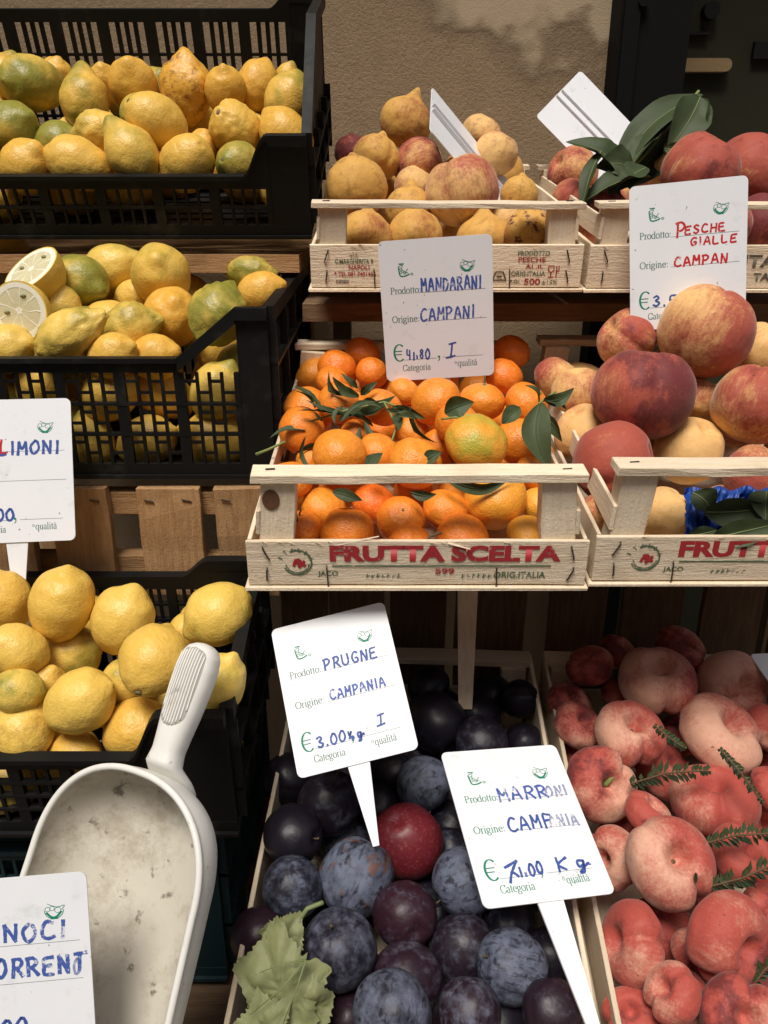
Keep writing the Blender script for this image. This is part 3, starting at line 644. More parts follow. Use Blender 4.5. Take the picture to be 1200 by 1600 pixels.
def plastic_crate(name, label, loc, tilt, W, L, hf, hl, hb, hbl, m, spec, c=.055, d=.06, open_corner=False, side_slope=None, yaw=0):
    """loc is the front right bottom corner; hf / hl corner and low height in front, hb / hbl the same at the back"""
    t = empty(name, loc, (math.radians(tilt), 0, math.radians(yaw))); tag(t, label, 'crate', 'black plastic crates of lemons' if m == 'black' else None)
    th = .006
    def long_side(nm, fn, hi, low, sp):
        b = MB()
        def bar(a, c_, d_, e, w0, w1): b.prism([(a, d_), (c_, d_), (c_, e), (a, e)], lambda u, v, w_: fn(u, v, w0 + w_), w1 - w0)
        bar(-W, 0, 0, .016, 0, th); bar(-W, 0, -.0, .004, -.004, 0)                       # foot rail
        bar(-W + c + d, -c - d, low - .016, low, 0, th); bar(-W + c + d, -c - d, low - .005, low, -.006, 0)     # low rim with its lip
        for s in (0, 1):
            f2 = (lambda u, v, w_: fn(u, v, w_)) if s else (lambda u, v, w_: fn(-W - u, v, w_))
            post = [(-c, .016), (-.0, .016), (0, hi - .012), (-c, hi - .012)]
            if not s: post = [(u, v) for u, v in post]
            b.prism(post, lambda u, v, w_: f2(u, v, .0006 + w_), th - .0012)
            b.prism([(-c, hi - .012), (0, hi - .012), (0, hi), (-c, hi)], lambda u, v, w_: f2(u, v, w_ - .006), th + .006)
            if open_corner:
                b.prism([(-c - d, low), (-c - d, low - .014), (-c, hi - .016), (-c, hi)], lambda u, v, w_: f2(u, v, w_ - .005), th + .005)
            else:
                n = 8; cv = [(-c - d * i / n, low + (hi - low) * (.5 + .5 * math.cos(math.pi * i / n)) ** .8) for i in range(n + 1)]
                for i in range(n):
                    (u1_, v1_), (u0_, v0_) = cv[i], cv[i + 1]
                    b.prism([(u0_, low - .016), (u1_, low - .016), (u1_, v1_), (u0_, v0_)], lambda u, v, w_: f2(u, v, w_), th)
                    b.prism([(u0_, v0_ - .006), (u1_, v1_ - .006), (u1_, v1_), (u0_, v0_)], lambda u, v, w_: f2(u, v, w_ - .0055), .0055)
        lattice(b, fn, -W + c, -c, .016, low - .016, th, **sp)
        return recalc(b.obj(nm, m, t))
    long_side('front_panel', lambda u, v, w_: (u, w_, v), hf, hl, spec['front'])
    long_side('back_panel', lambda u, v, w_: (u, L - w_, v), hb, hbl, spec['back'])
    for sx, nm in ((0, 'side_panel'), (-W, 'side_panel')):
        sg = 1 if sx == 0 else -1
        fn = lambda u, v, w_: (sx - sg * w_, u, v)
        b = MB(); y0, y1 = th + .0006, L - th - .0006
        def bar(a, c_, d_, e, w0, w1): b.prism([(a, d_), (c_, d_), (c_, e), (a, e)], lambda u, v, w_: fn(u, v, w0 + w_), w1 - w0)
        bar(y0, y1, 0, .016, .0004, th)
        # sloping or level top rim
        ss = side_slope if side_slope is not None else L * .5
        top = [(y0, hf), (min(ss, y1 - .01), hb), (y1, hb)]
        for (a, za), (c_, zc) in zip(top[:-1], top[1:]):
            b.prism([(a, za - .016), (c_, zc - .016), (c_, zc), (a, za)], lambda u, v, w_: fn(u, v, w_ - .006), th + .006)
            b.prism([(a, min(hf, hl) - .03), (c_, min(hf, hl) - .03), (c_, zc - .016), (a, za - .016)], lambda u, v, w_: fn(u, v, .001 + w_), th * .6) if hb - hf > .02 else None
        lattice(b, fn, y0, y1, .016, min(hf, hb) - .016, th, **spec['side'])
        n = 4                                                                          # outside strengthening ribs
        for k in range(n + 1):
            y = y0 + (y1 - y0 - .004) * k / n; bar(y, y + .004, .016, hf - .016, -.008, .0004)
        for zz in (.33, .66): bar(y0, y1, hf * zz, hf * zz + .004, -.0082, .0004)
        recalc(b.obj(nm, m, t))
    b = MB(); n = max(8, int(L / .022))
    for k in range(n): b.box(-W + .01, -.01, .006 + (L - .012) * (k + .15) / n, .006 + (L - .012) * (k + .85) / n, .003, .006)
    b.obj('floor_grid', m, t)
    return t
G = dict(groups=8, slots=4, rows=3)
plastic_crate('plastic_crate', 'black plastic crate of lemons tilted forward on the top tier', (-.088, 1.03, -.056), 17, .56, .36, .118, .074, .215, .196, 'black',
    dict(front=dict(groups=7, slots=4, rows=2, rib=.012), back=dict(groups=7, slots=4, rows=4, rib=.016, thin=.006), side=dict(groups=3, slots=3, rows=2)), c=.045, d=.03, side_slope=.16)
plastic_crate('plastic_crate', 'black plastic crate of lemons on the middle tier with a slanted corner', (-.117, .817, -.290), 1.5, .56, .40, .181, .131, .181, .131, 'black',
    dict(front=dict(groups=8, slots=4, rows=3, rib=.011, stag=True), back=G, side=dict(groups=4, slots=3, rows=3)), c=.032, d=.062, open_corner=True)
plastic_crate('plastic_crate', 'black plastic crate of lemons on the bottom tier behind the white scoop', (-.1335, .572, -.551), 6, .52, .228, .145, .097, .158, .138, 'black',
    dict(front=dict(groups=9, slots=3, rows=4, rib=.010), back=dict(groups=9, slots=4, rows=5), side=dict(groups=3, slots=3, rows=4)), c=.055, d=.03)
plastic_crate('plastic_crate', 'dark teal plastic crate under the lowest lemon crate', (-.165, .60, -.775), 0, .46, .30, .205, .18, .205, .18, 'teal',
    dict(front=dict(groups=8, slots=3, rows=6, rib=.010), back=G, side=dict(groups=3, slots=4, rows=5)), c=.035, d=.05)
# ------------------------------------------------------------------ price signs
SW, SH = .12, .15
def sign(label, loc, x, y, rows=(), scale=1.0, spike=.12, printed=True, ridge=False, text_mat='print'):
    x = Vector(x).normalized(); y = Vector(y); y = (y - x * y.dot(x)).normalized(); n = x.cross(y)
    q = Matrix((x, y, n)).transposed()
    t = empty('price_sign', Vector(loc) * scale, q.to_euler()); t.scale = (scale,) * 3; tag(t, label, 'sign', 'white price signs')
    r = .006; pl = []
    for cx, cy, a0 in ((SW / 2 - r, SH / 2 - r, 0), (-SW / 2 + r, SH / 2 - r, 90), (-SW / 2 + r, -SH / 2 + r, 180), (SW / 2 - r, -SH / 2 + r, 270)):
        pl += [(cx + r * math.cos(math.radians(a0 + 18 * i)), cy + r * math.sin(math.radians(a0 + 18 * i))) for i in range(6)]
    card = MB().prism(pl, lambda u, v, w_: (u, v, -.0012 + w_), .0012).obj('card', 'card', t)
    MB().prism([(-.013, -SH / 2 + .02), (-.003, -SH / 2 - spike), (.003, -SH / 2 - spike), (.013, -SH / 2 + .02)], lambda u, v, w_: (u, v, -.0034 + w_), .0020).obj('spike', 'card', t)
    if ridge:
        z0, z1 = (.0001, .0042) if ridge == 'front' else (-.0052, -.0013)
        for xx in (-.008, .006): MB().box(xx, xx + .0025, -SH / 2 + .001, SH / 2 - .001, z0, z1).obj('back_ridge', 'card', t)
    if not printed: return t
    u = lambda a: (a - .5) * SW
    v = lambda b: (.5 - b) * SH
    def add(pen, nm, m): o = pen.b.obj(nm, m, card); o.location.z = .00015; return o
    for s_, a, b, wd in (('Prodotto:', .085, .365, .275), ('Origine:', .085, .568, .25), ('Categoria', .155, .928, .26), ('qualitA', .665, .915, .18)):
        p = Pen(); print_text(p, s_, u(a), v(b), wd * SW, .0068)
        if s_[0] == 'q': p.stroke(circ(u(.648), v(.887), .0011, .0011, 0, 360, 10), .0004)
        add(p, 'printed_word', text_mat)
    for a, b, c in ((.36, .935, .365), (.36, .94, .57), (.175, .475, .845), (.535, .90, .842)):
        p = Pen(); p.stroke([(u(a), v(c)), (u(b), v(c))], .00035); add(p, 'ruled_line', 'rule')
    p = Pen()                                               # euro mark, comma and the two small emblems
    p.stroke(circ(u(.135), v(.79), .0058, .0092, 48, 312, 18), .0021, .0009); p.stroke([(u(.082), v(.778)), (u(.16), v(.778))], .0009); p.stroke([(u(.082), v(.802)), (u(.155), v(.802))], .0009)
    add(p, 'euro_mark', 'print_green'); p = Pen()
    p.disc((u(.495), v(.835)), .0013); p.stroke([(u(.503), v(.84)), (u(.50), v(.855)), (u(.488), v(.866))], .0009)
    add(p, 'printed_comma', 'print_green'); p = Pen()
    cx, cy = u(.775), v(.20)                                # a bowl of fruit
    p.stroke(circ(cx, cy + .001, .0075, .0068, 180, 360, 14), .0006); p.stroke(crom([(cx - .0062, cy - .0005), (cx - .002, cy - .0045), (cx + .002, cy - .0042), (cx + .006, cy)], 5), .0017); p.stroke([(cx - .003, cy - .0055), (cx + .003, cy - .0055)], .0014)
    for a, b, c in ((-.005, .002, .0021), (-.0015, .0025, .002), (.003, .001, .0025)): p.stroke(circ(cx + a, cy + b, c, c * .9, 0, 360, 9), .0004)
    p.stroke(crom([(cx - .005, cy + .0065), (cx - .002, cy + .005), (cx + .003, cy + .0035), (cx + .0085, cy + .0045), (cx + .006, cy + .001)], 4), .0005)
    add(p, 'bowl_emblem', 'print_green'); p = Pen()
    cx, cy = u(.215), v(.205)                               # a horn of plenty
    p.stroke(crom([(cx - .0055, cy + .004), (cx - .004, cy - .005), (cx + .001, cy - .0058), (cx + .006, cy - .004)], 5), .0013); p.stroke(crom([(cx - .0055, cy + .004), (cx - .001, cy + .0055), (cx - .002, cy + .001), (cx + .0045, cy - .003)], 5), .0006)
    for a, b in ((-.003, .0015), (-.001, -.001), (-.003, -.002), (.001, -.0025)): p.stroke(circ(cx + a, cy + b, .0013, .0012, 0, 360, 8), .0005)
    p.stroke([(cx + .001, cy - .003), (cx + .0045, cy + .0015)], .0006); p.stroke([(cx - .005, cy + .0068), (cx + .0005, cy + .0068)], .0011); p.stroke(circ(cx + .0085, cy - .0042, .0013, .001, 0, 360, 8), .0006)
    add(p, 'horn_emblem', 'print_green')
    for rw in rows:
        s, a, b, cw, h, wd, m = rw[:7]; p = Pen(); hand(p, s, u(a), v(b), cw * SW, h * SH, wd * 1.35, *rw[7:]); add(p, 'handwriting', m)
    return t
S1 = sign('white price sign reading MANDARANI CAMPANI above the mandarins', (.058, .885, -.1222), (.997, -.026, .068), (-.069, -.037, .997),
     (('MANDARANI', .365, .36, .050, .088, .0015, 'blue_worn', .0), ('CAMPANI', .345, .565, .060, .085, .0015, 'blue_worn'), ("41'80", .20, .845, .043, .075, .0013, 'blue_ink'), ('_', .55, .845, .10, .10, .0015, 'blue_ink')), spike=.09)
S2 = sign('white price sign reading PESCHE GIALLE in red above the yellow peaches', (.3252, .8972, -.0661), (.988, -.123, .096), (-.075, .168, .983),
     (('P', .40, .375, .085, .10, .0016, 'red_ink'), ('ESCHE', .475, .355, .056, .055, .0014, 'red_ink', .0), ('GIALLE', .52, .435, .058, .052, .0014, 'red_ink'), ('CAMPAN', .385, .57, .062, .062, .0015, 'red_ink'), ('3.50k', .20, .835, .068, .068, .0015, 'blue_ink')), spike=.10, scale=.975)
S3 = sign('white price sign reading PRUGNE standing tilted in the plums', (-.0415, .6737, -.4605), (.97, .09, .228), (-.227, .678, .699),
     (('PRUGNE', .385, .36, .062, .072, .0015, 'blue_ink'), ('CAMPANIA', .385, .562, .050, .062, .0014, 'blue_worn'), ('3.00kg', .205, .842, .060, .066, .0015, 'blue_ink', 0, .18, .2), ('_', .70, .80, .085, .065, .0014, 'blue_ink')), scale=.91, spike=.075)
S4 = sign('white price sign reading MARRONI CAMPANI leaning over the plums and flat peaches', (.1263, .5694, -.5307), (.97, .223, -.096), (-.186, .936, .299),
     (('MARR', .365, .37, .085, .085, .0016, 'blue_worn'), ('ONI', .76, .37, .06, .07, .0015, 'blue_faint'), ('CAMF', .365, .57, .075, .085, .0016, 'blue_ink'), ('ANIA', .70, .57, .055, .07, .0015, 'blue_faint'),
      ('7', .215, .835, .13, .085, .0017, 'blue_ink'), ("1'00", .335, .845, .05, .07, .0016, 'blue_ink'), ('Kg', .625, .84, .115, .085, .0017, 'blue_ink')), spike=.13, text_mat='print_green')
S5 = sign('white price sign reading LIMONI standing in the lowest lemons', (-.3878, .7935, -.2741), (.995, .098, .001), (-.038, .377, .926),
     (('L', .39, .375, .07, .09, .0018, 'red_ink'), ('LIMONI', .37, .385, .083, .088, .0020, 'blue_ink'), ('3.00', .20, .845, .075, .08, .0019, 'blue_ink', 0, .15, .15)), scale=.955, spike=.085)
S6 = sign('white price sign reading NOCI SORRENTO in front of the scoop', (-.2965, .4585, -.5831), (.996, .081, .028), (-.056, .365, .93),
     (('NOCI', .44, .345, .095, .09, .0021, 'blue_worn'), ('SORRENT', .27, .535, .080, .095, .0022, 'blue_worn'), ('O', .88, .545, .05, .08, .0016, 'blue_faint'), ('5.00', .22, .84, .08, .08, .0020, 'blue_ink')), scale=.85, spike=.25)
xs_, ys_ = Vector((.97, .223, -.096)), Vector((-.186, .936, .299))
sign('white sign corner among the flat peaches, cut by the right edge', at(1171, 1022, .955) + xs_ * .06 - ys_ * .075, xs_, ys_, printed=False, spike=.05)
p = Pen()
for k in range(26):
    a = rnd.uniform(-.1, .1); x0, y0 = rnd.uniform(.010, .032), rnd.uniform(-.062, -.047); p.stroke([(x0, y0), (x0 + rnd.uniform(.004, .012), y0 - rnd.uniform(.001, .004))], .0009, jitter=.4)
o = p.b.obj('ink_smudge', 'smudge', S4.children[0]); o.location.z = .00012
sign('blank back of a white sign leaning diagonally against the plaster wall', (.3069, 1.2892, .078), (-.607, -.574, -.549), (-.733, .139, .666), printed=False, ridge=True, spike=.05)
sign('white sign seen almost edge-on among the pointed peaches', (.1036, 1.0215, .0337), (.058, .899, .434), (-.677, -.284, .679), printed=False, ridge='front', spike=.05, scale=1.07)

# ------------------------------------------------------------------ fruit meshes (unit size, stem end or tip along +z)
def fruit_mesh(name, m, prof, seed, namp=.03, nfreq=1.3, crease=0, cw=.22, nu=34, nv=44, lump=0, back=0):
    b = MB(); b.smooth = True; off = Vector((seed * 7.3, seed * 3.1, seed * 5.7))
    vs = []
    for i in range(1, nu):
        t = math.pi * i / nu
        for j in range(nv):
            ph = 2 * math.pi * j / nv
            rho, z = prof(t)
            dph = (ph + math.pi) % (2 * math.pi) - math.pi
            d2 = abs(dph) - math.pi
            c = (crease * (math.exp(-(dph / cw) ** 2) + back * math.exp(-(d2 / cw) ** 2)) + min(.05, crease * .4) * math.exp(-(dph / (cw * .28)) ** 2)) * min(1, math.sin(t) * 1.6 + .2) if crease else 0
            v = Vector((rho * math.cos(ph) * (1 - c), rho * math.sin(ph) * (1 - c), z * (1 - c * .5)))
            k = 1 + namp * noise.noise(v * nfreq + off) + namp * .4 * noise.noise(v * nfreq * 2.6 + off)
            if lump: k += lump * abs(noise.noise(v * 3.1 + off)) + lump * .6 * noise.noise(v * 6 + off)
            vs.append(v * k)
    top = Vector((0, 0, prof(0)[1])); bot = Vector((0, 0, prof(math.pi)[1]))
    n = len(vs); vs += [top, bot]; fs = []
    for i in range(nu - 2):
        for j in range(nv): fs.append((i * nv + j, (i + 1) * nv + j, (i + 1) * nv + (j + 1) % nv, i * nv + (j + 1) % nv))
    for j in range(nv):
        fs.append((n, j, (j + 1) % nv)); fs.append((n + 1, (nu - 2) * nv + (j + 1) % nv, (nu - 2) * nv + j))
    b.add(vs, fs); return b.mesh(name, m, True)
def lemon_prof(a=1.22, nip=.20, nw=.30, neck=.07):
    def f(t):
        rho = math.sin(t) ** .96 if math.sin(t) > 0 else 0; z = a * math.cos(t)
        if z > 0: z += nip * math.exp(-(rho / nw) ** 2) - .05 * math.exp(-((rho - nw * 1.7) / .18) ** 2)
        else: z -= neck * math.exp(-(rho / .34) ** 2) - .09 * math.exp(-(rho / .10) ** 2)
        return rho, z
    return f
def peach_prof(fl=.95, cav=.34, tip=.03, tw=.25):
    def f(t):
        rho = math.sin(t); z = fl * math.cos(t)
        if z > 0: z -= cav * math.exp(-(rho / .26) ** 2)
        else: z -= tip * math.exp(-(rho / tw) ** 2) - .05 * math.exp(-(rho / .5) ** 2)
        return rho, z
    return f
def flat_prof(h=.62, c1=.64, c2=.42):
    def f(t):
        s_, c_ = math.sin(t), math.cos(t)
        rho = s_ ** .75 if s_ > 0 else 0; z = h * math.copysign(abs(c_) ** .8, c_)
        z -= c1 * math.exp(-(rho / .27) ** 2) - .10 * math.exp(-(rho / .6) ** 2) if c_ > 0 else -c2 * math.exp(-(rho / .34) ** 2)
        return rho, z
    return f
def mand_prof(fl=.84):
    def f(t):
        rho = math.sin(t); z = fl * math.cos(t)
        return rho, z - math.copysign(.09 * math.exp(-(rho / .25) ** 2), z)
    return f
FM = {
 'lemon': [fruit_mesh('lemon', 'lemon', lemon_prof(1.16 + .035 * (k % 5), .08 + .05 * (k % 4), .24 + .04 * (k % 3), .04 + .05 * (k % 3)), k, .06, 1.2) for k in range(10)],
 'lemon_pear': [fruit_mesh('lemon', 'lemon', lemon_prof(1.15, .42, .40, .08), 21, .07, 1.2)],
 'lemon_knobbly': [fruit_mesh('lemon', 'lemon', lemon_prof(1.15, .26, .34, .12), 30 + k, .09, 1.3, lump=.065) for k in range(3)],
 'mandarin': [fruit_mesh('mandarin', 'mandarin', mand_prof(.82 + .04 * k), 40 + k, .05, 1.4) for k in range(4)],
 'peach': [fruit_mesh('peach', 'peach', peach_prof(.95, .32, .04 + .03 * (k % 2)), 50 + k, .05, 1.1, .075, .20, nv=64) for k in range(4)],
 'peach_pointed': [fruit_mesh('peach', 'pointed', peach_prof(.96, .28, .34 + .08 * k, .24), 60 + k, .07, 1.2, .07, .16) for k in range(3)],
 'plum': [fruit_mesh('plum', 'plum', peach_prof(1.02, .14, .03), 70 + k, .05, 1.1, .045, .10) for k in range(4)],
 'flat_peach': [fruit_mesh('flat_peach', 'flat_peach', flat_prof(.56 + .02 * k), 80 + k, .055, 1.0, (.17 + .03 * (k % 3)), .22, nu=44, nv=72, back=.25 + .1 * (k % 3)) for k in range(5)],
}
def small(name, m, fn):
    b = MB(); fn(b); return b.mesh(name, m, True)
def star(b, k=5, r=.16, z=.0):
    vs = [(0, 0, z + .05)]
    for i in range(k * 2):
        q = math.pi * i / k; rr = r if i % 2 == 0 else r * .5; vs.append((rr * math.cos(q), rr * math.sin(q), z + (.0 if i % 2 == 0 else .03)))
    b.add(vs, [(0, 1 + i, 1 + (i + 1) % (2 * k)) for i in range(2 * k)])
SM = {
 'lemon_button': small('stem_button', 'button', lambda b: (b.tube([(0, 0, .02), (0, 0, -.07), (0, 0, -.09)], [.11, .10, .05], 9), star(b, 5, .001))),
 'calyx': small('calyx', 'green_stem', lambda b: (star(b, 5, .19, .0), b.tube([(0, 0, 0), (.01, 0, .12)], [.055, .045], 6))),
 'twig': small('stem', 'stem', lambda b: b.tube([(0, 0, 0), (.03, 0, .18), (.12, .04, .38)], [.05, .04, .045], 6)),
 'peach_stem': small('stem', 'stem', lambda b: b.tube([(0, 0, -.08), (.01, 0, .06)], [.07, .06], 7)),
 'plum_stem': small('stem', 'stem', lambda b: b.tube([(0, 0, -.1), (.03, 0, .2), (.12, .05, .52)], [.03, .022, .032], 6)),
 'plum_nub': small('stem', 'stem', lambda b: b.tube([(0, 0, -.1), (.01, 0, .07), (.03, .02, .16)], [.035, .028, .036], 6)),
 'green_stem': small('stem', 'green_stem', lambda b: b.tube([(0, 0, -.05), (.05, 0, .1), (.3, .05, .25), (.42, .05, .27)], [.09, .075, .07, .09], 7)),
}
CROWD = []
def fruit(kind, shape, pos, r, axis, col, label, cat, group, long=1.0, roll=None, parts=()):
    o = link(kind, rnd.choice(FM[shape]))
    z = axis.normalized(); q = z.to_track_quat('Z', 'Y') @ Quaternion((0, 0, 1), rnd.uniform(0, 6.28) if roll is None else 0)
    if roll is not None:                                  # turn the crease to face this way
        tt = q.inverted() @ cdir(*roll); q = q @ Quaternion((0, 0, 1), math.atan2(tt.y, tt.x))
    o.rotation_mode = 'QUATERNION'; o.rotation_quaternion = q; o.location = pos; sv = .05 if kind == 'lemon' else .03; o.scale = (r * rnd.uniform(1 - sv, 1 + sv), r * rnd.uniform(1 - sv, 1 + sv), r * long * rnd.uniform(1 - sv * 1.4, 1 + sv)); o.color = (*col, 1)
    tag(o, label, cat, group)
    for key, zz in parts: link(SM[key].name, SM[key], o, (0, 0, zz))
    return o
def interp(an, y):
    an = sorted(an)
    if y <= an[0][0]: return an[0][1] + (y - an[0][0]) * (an[1][1] - an[0][1]) / (an[1][0] - an[0][0])
    for (a, da), (b, db) in zip(an[:-1], an[1:]):
        if y <= b: return da + (db - da) * (y - a) / (b - a)
    return an[-1][1] + (y - an[-1][0]) * (an[-1][1] - an[-2][1]) / (an[-1][0] - an[-2][0])
def heap(kind, cat, group, items, anchors, where, crate, W, L, H, origin='centre', fill=(.03, 20), fillcol=lambda: (.2, .3, 0), fshape=None, flabel='', lim=.05, zlim=None, Hrim=.11, parts_fill=(), side=False, edge=0):
    """fruits seen in the photograph at their places on the heap; then the ones half hidden below them"""
    S = []
    for it in items:
        px, py, rp, shape, (a, e), col, label = it[:7]; op = it[7] if len(it) > 7 else {}
        d = interp(anchors, py) + op.get('dd', 0); S.append([px, py, rp, d, d, op])
    for _ in range(60):                                    # push touching fruits apart along their lines of sight
        for i in range(len(S)):
            for j in range(i + 1, len(S)):
                A, B = S[i], S[j]; pa, pb = at(A[0], A[1], A[3]), at(B[0], B[1], B[3]); ra, rb_ = A[2] * A[3] / FPX, B[2] * B[3] / FPX
                gap = (pa - pb).length - (ra + rb_) * .93
                if gap < 0:
                    s = -gap * .3; n_, f_ = (A, B) if A[3] <= B[3] else (B, A)
                    n_[3] = max(n_[4] - lim * .5, n_[3] - s * .4); f_[3] = min(f_[4] + lim, f_[3] + s)
    inv = crate.matrix_basis.inverted()
    for s in S:
        for _ in range(60):
            q = inv @ at(s[0], s[1], s[3]); r = s[2] * s[3] / FPX * s[5].get('fr', 1)
            if q.z > Hrim + r * .8 or q.y >= r + .006: break
            s[3] += .002
        if side:
            for _ in range(40):
                q = inv @ at(s[0], s[1], s[3]); r = s[2] * s[3] / FPX
                if q.z > Hrim + r * .7 or abs(q.x) < W / 2 - r * .97 or not -50 < s[0] < 1120: break
                s[0] -= math.copysign(1.2, q.x)
    balls = []
    for it, s in zip(items, S):
        px, py, rp, shape, (a, e), col, label = it[:7]; op = s[5]; r = rp * s[3] / FPX; p = at(px, py, s[3])
        fruit(kind, shape, p, r, cdir(a, e) if e != 40 or kind != 'plum' else cdir(rnd.uniform(0, 360), rnd.uniform(-30, 70)), col, (label + ' ' + where).strip(), cat, group, op.get('long', rnd.uniform(1.0, 1.1) if kind == 'plum' else 1), op.get('roll'), op.get('parts', () if kind != 'plum' or rnd.random() < .6 else (('plum_nub', .92),)))
        balls.append((p, r))
    mw = crate.matrix_basis; r0, n = fill; tries = 0; cnt = 0
    while cnt < n and tries < 9000:
        tries += 1
        x = rnd.uniform(-W / 2 + r0, W / 2 - r0) if origin == 'centre' else rnd.uniform(-W + r0, -r0)
        p = mw @ Vector((x, rnd.uniform(r0, L - r0), rnd.uniform(r0, H)))
        px, py, d = pix(p); ds = interp(anchors, py)
        if d < ds + r0 * .55 or (zlim is None and d > ds + r0 * 4.5): continue
        if not (-60 < px < 1260 and -60 < py < 1660): continue
        r = r0 * rnd.uniform(.9, 1.08)
        if any((p - q).length < (r + rr) * .90 for q, rr in balls): continue
        balls.append((p, r)); cnt += 1
        v = Vector((rnd.uniform(-1, 1), rnd.uniform(-1, 1), rnd.uniform(-.3, 1))).normalized()
        fruit(kind, fshape or rnd.choice([i[3] for i in items]), p, r, v, fillcol(), flabel, cat, flabel.replace('peach half', 'peaches half').replace('n half', 'ns half').replace('m half', 'ms half'), 1, None, parts_fill)
    if edge:                                              # the crate goes on beyond the picture: so does its heap
        tries = cnt = 0; lab = flabel.replace('half buried', 'heaped up outside the picture')
        while cnt < 34 and tries < 6000:
            tries += 1
            x = rnd.uniform(-W / 2 + r0, W / 2 - r0) if origin == 'centre' else rnd.uniform(-W + r0, -r0)
            lz = rnd.uniform(max(r0, H - r0 * 2.2), H) if tries < 3500 else rnd.uniform(r0, H)
            p = mw @ Vector((x, rnd.uniform(r0, L - r0), lz)); px, py, d = pix(p); r = r0 * rnd.uniform(.92, 1.06)
            out = px - r / d * FPX > 1206 if edge > 0 else px + r / d * FPX < -6
            if not out or any((p - q).length < (r + rr) * .90 for q, rr in balls): continue
            balls.append((p, r)); cnt += 1
            fruit(kind, fshape or items[0][3], p, r, Vector((rnd.uniform(-1, 1), rnd.uniform(-1, 1), rnd.uniform(.2, 1))), fillcol(), lab, cat, lab.replace('peach heaped', 'peaches heaped').replace('lemon heaped', 'lemons heaped'))
def crate_of(label): return next(o for o in sc.objects if o.get('label') == label)
bpy.context.view_layer.update()
# ------------------------------------------------------------------ lemons (colour = greenness, orange, scars)
BT = (('lemon_button', -1.20),)
L_, LP, LK = 'lemon', 'lemon_pear', 'lemon_knobbly'
A = [
 (50, 130, 43, L_, (215, 55), (.62, .15, .1), 'green and yellow lemon with its tip facing out, upper left'),
 (132, 158, 39, LP, (92, 5), (.50, .35, .1), 'pear-shaped lemon standing tip up'),
 (210, 137, 40, L_, (80, 70), (.12, .55, .1), 'round golden lemon right of the pear-shaped one'),
 (292, 140, 42, LK, (85, 30), (.10, .75, .9), 'brown scarred lumpy lemon at the back middle'),
 (245, 191, 41, L_, (-25, -45), (.10, .30, 0), 'smooth lemon with dark stem button facing left, centre', {'parts': BT, 'dd': -.035, 'long': 1.0}),
 (402, 134, 34, L_, (66, 5), (.15, .60, .15), 'upright golden lemon with pointed top at right back', {'long': 1.12}),
 (450, 158, 37, L_, (60, 20), (.46, .30, 0), 'greenish lemon wedged against the right end'),
 (368, 203, 41, LK, (-20, -65), (.25, .35, .1), 'lemon showing its stem button toward us, right of centre', {'parts': BT}),
 (447, 214, 39, L_, (130, 10), (.05, .60, .1), 'plain orange-yellow lemon at the right front corner'),
 (206, 240, 43, LP, (125, 10), (.44, .20, 0), 'large necked lemon leaning left at the front rim', {'dd': -.02}),
 (155, 206, 34, LK, (190, 10), (.42, .15, 0), 'pale greenish lemon with knobbed left tip', {'long': 1.0}),
 (122, 256, 40, L_, (165, 15), (.06, .35, 0), 'oval yellow lemon lying along the front rim', {'long': 1.05}),
 (42, 262, 40, L_, (40, 40), (.05, .50, 0), 'round yellow lemon at the front rim, leftmost there'),
 (18, 205, 44, L_, (20, 30), (.78, .30, 0), 'dark green-topped lemon cut by the picture edge'),
 (90, 224, 33, L_, (10, 20), (.85, .10, 0), 'deep green lemon sunk between yellow ones', {'dd': .02}),
 (292, 256, 41, L_, (200, -50), (.20, .35, .15), 'lemon with green stem spot at the front rim', {'long': 1.02}),
 (374, 258, 36, L_, (20, -60), (.60, .20, 0), 'greenish lemon with stem button at the front rim', {'parts': BT}),
 (352, 142, 33, L_, (80, 60), (.10, .65, .1), 'dull golden lemon behind the lemon with the button'),
 (318, 232, 27, L_, (70, 50), (.10, .60, 0), 'small lemon glimpsed between the front ones', {'dd': .03}),
 (163, 132, 27, L_, (80, 60), (.15, .55, 0), 'lemon half hidden behind the pear-shaped one', {'dd': .05}),
 (8, 122, 34, L_, (60, 20), (.30, .55, 0), 'brownish lemon at the upper left edge', {'dd': .04}),
 (88, 122, 28, L_, (60, 40), (.25, .50, 0), 'lemon peeping out behind the green and yellow one', {'dd': .06}),
 (449, 124, 22, L_, (60, 40), (.30, .40, 0), 'small lemon at the back right corner', {'dd': .07}),
]
A = [(*it[:5], (it[5][0] * .95, min(1, it[5][1] + .14), it[5][2]), *it[6:]) for it in A]
A = [(it[0], it[1], it[2] * .955, *it[3:]) for it in A]
heap('lemon', 'lemon', 'lemons in the top black crate', A, [(260, .955), (200, .995), (140, 1.05), (120, 1.08)], 'in the top crate',
     crate_of('black plastic crate of lemons tilted forward on the top tier'), .56, .36, .11, 'right', (.033, 26), lambda: (rnd.choice((.1, .3, .5)), rnd.uniform(.2, .6), 0), L_, 'lemon half buried in the top black crate', Hrim=.085, edge=-1)
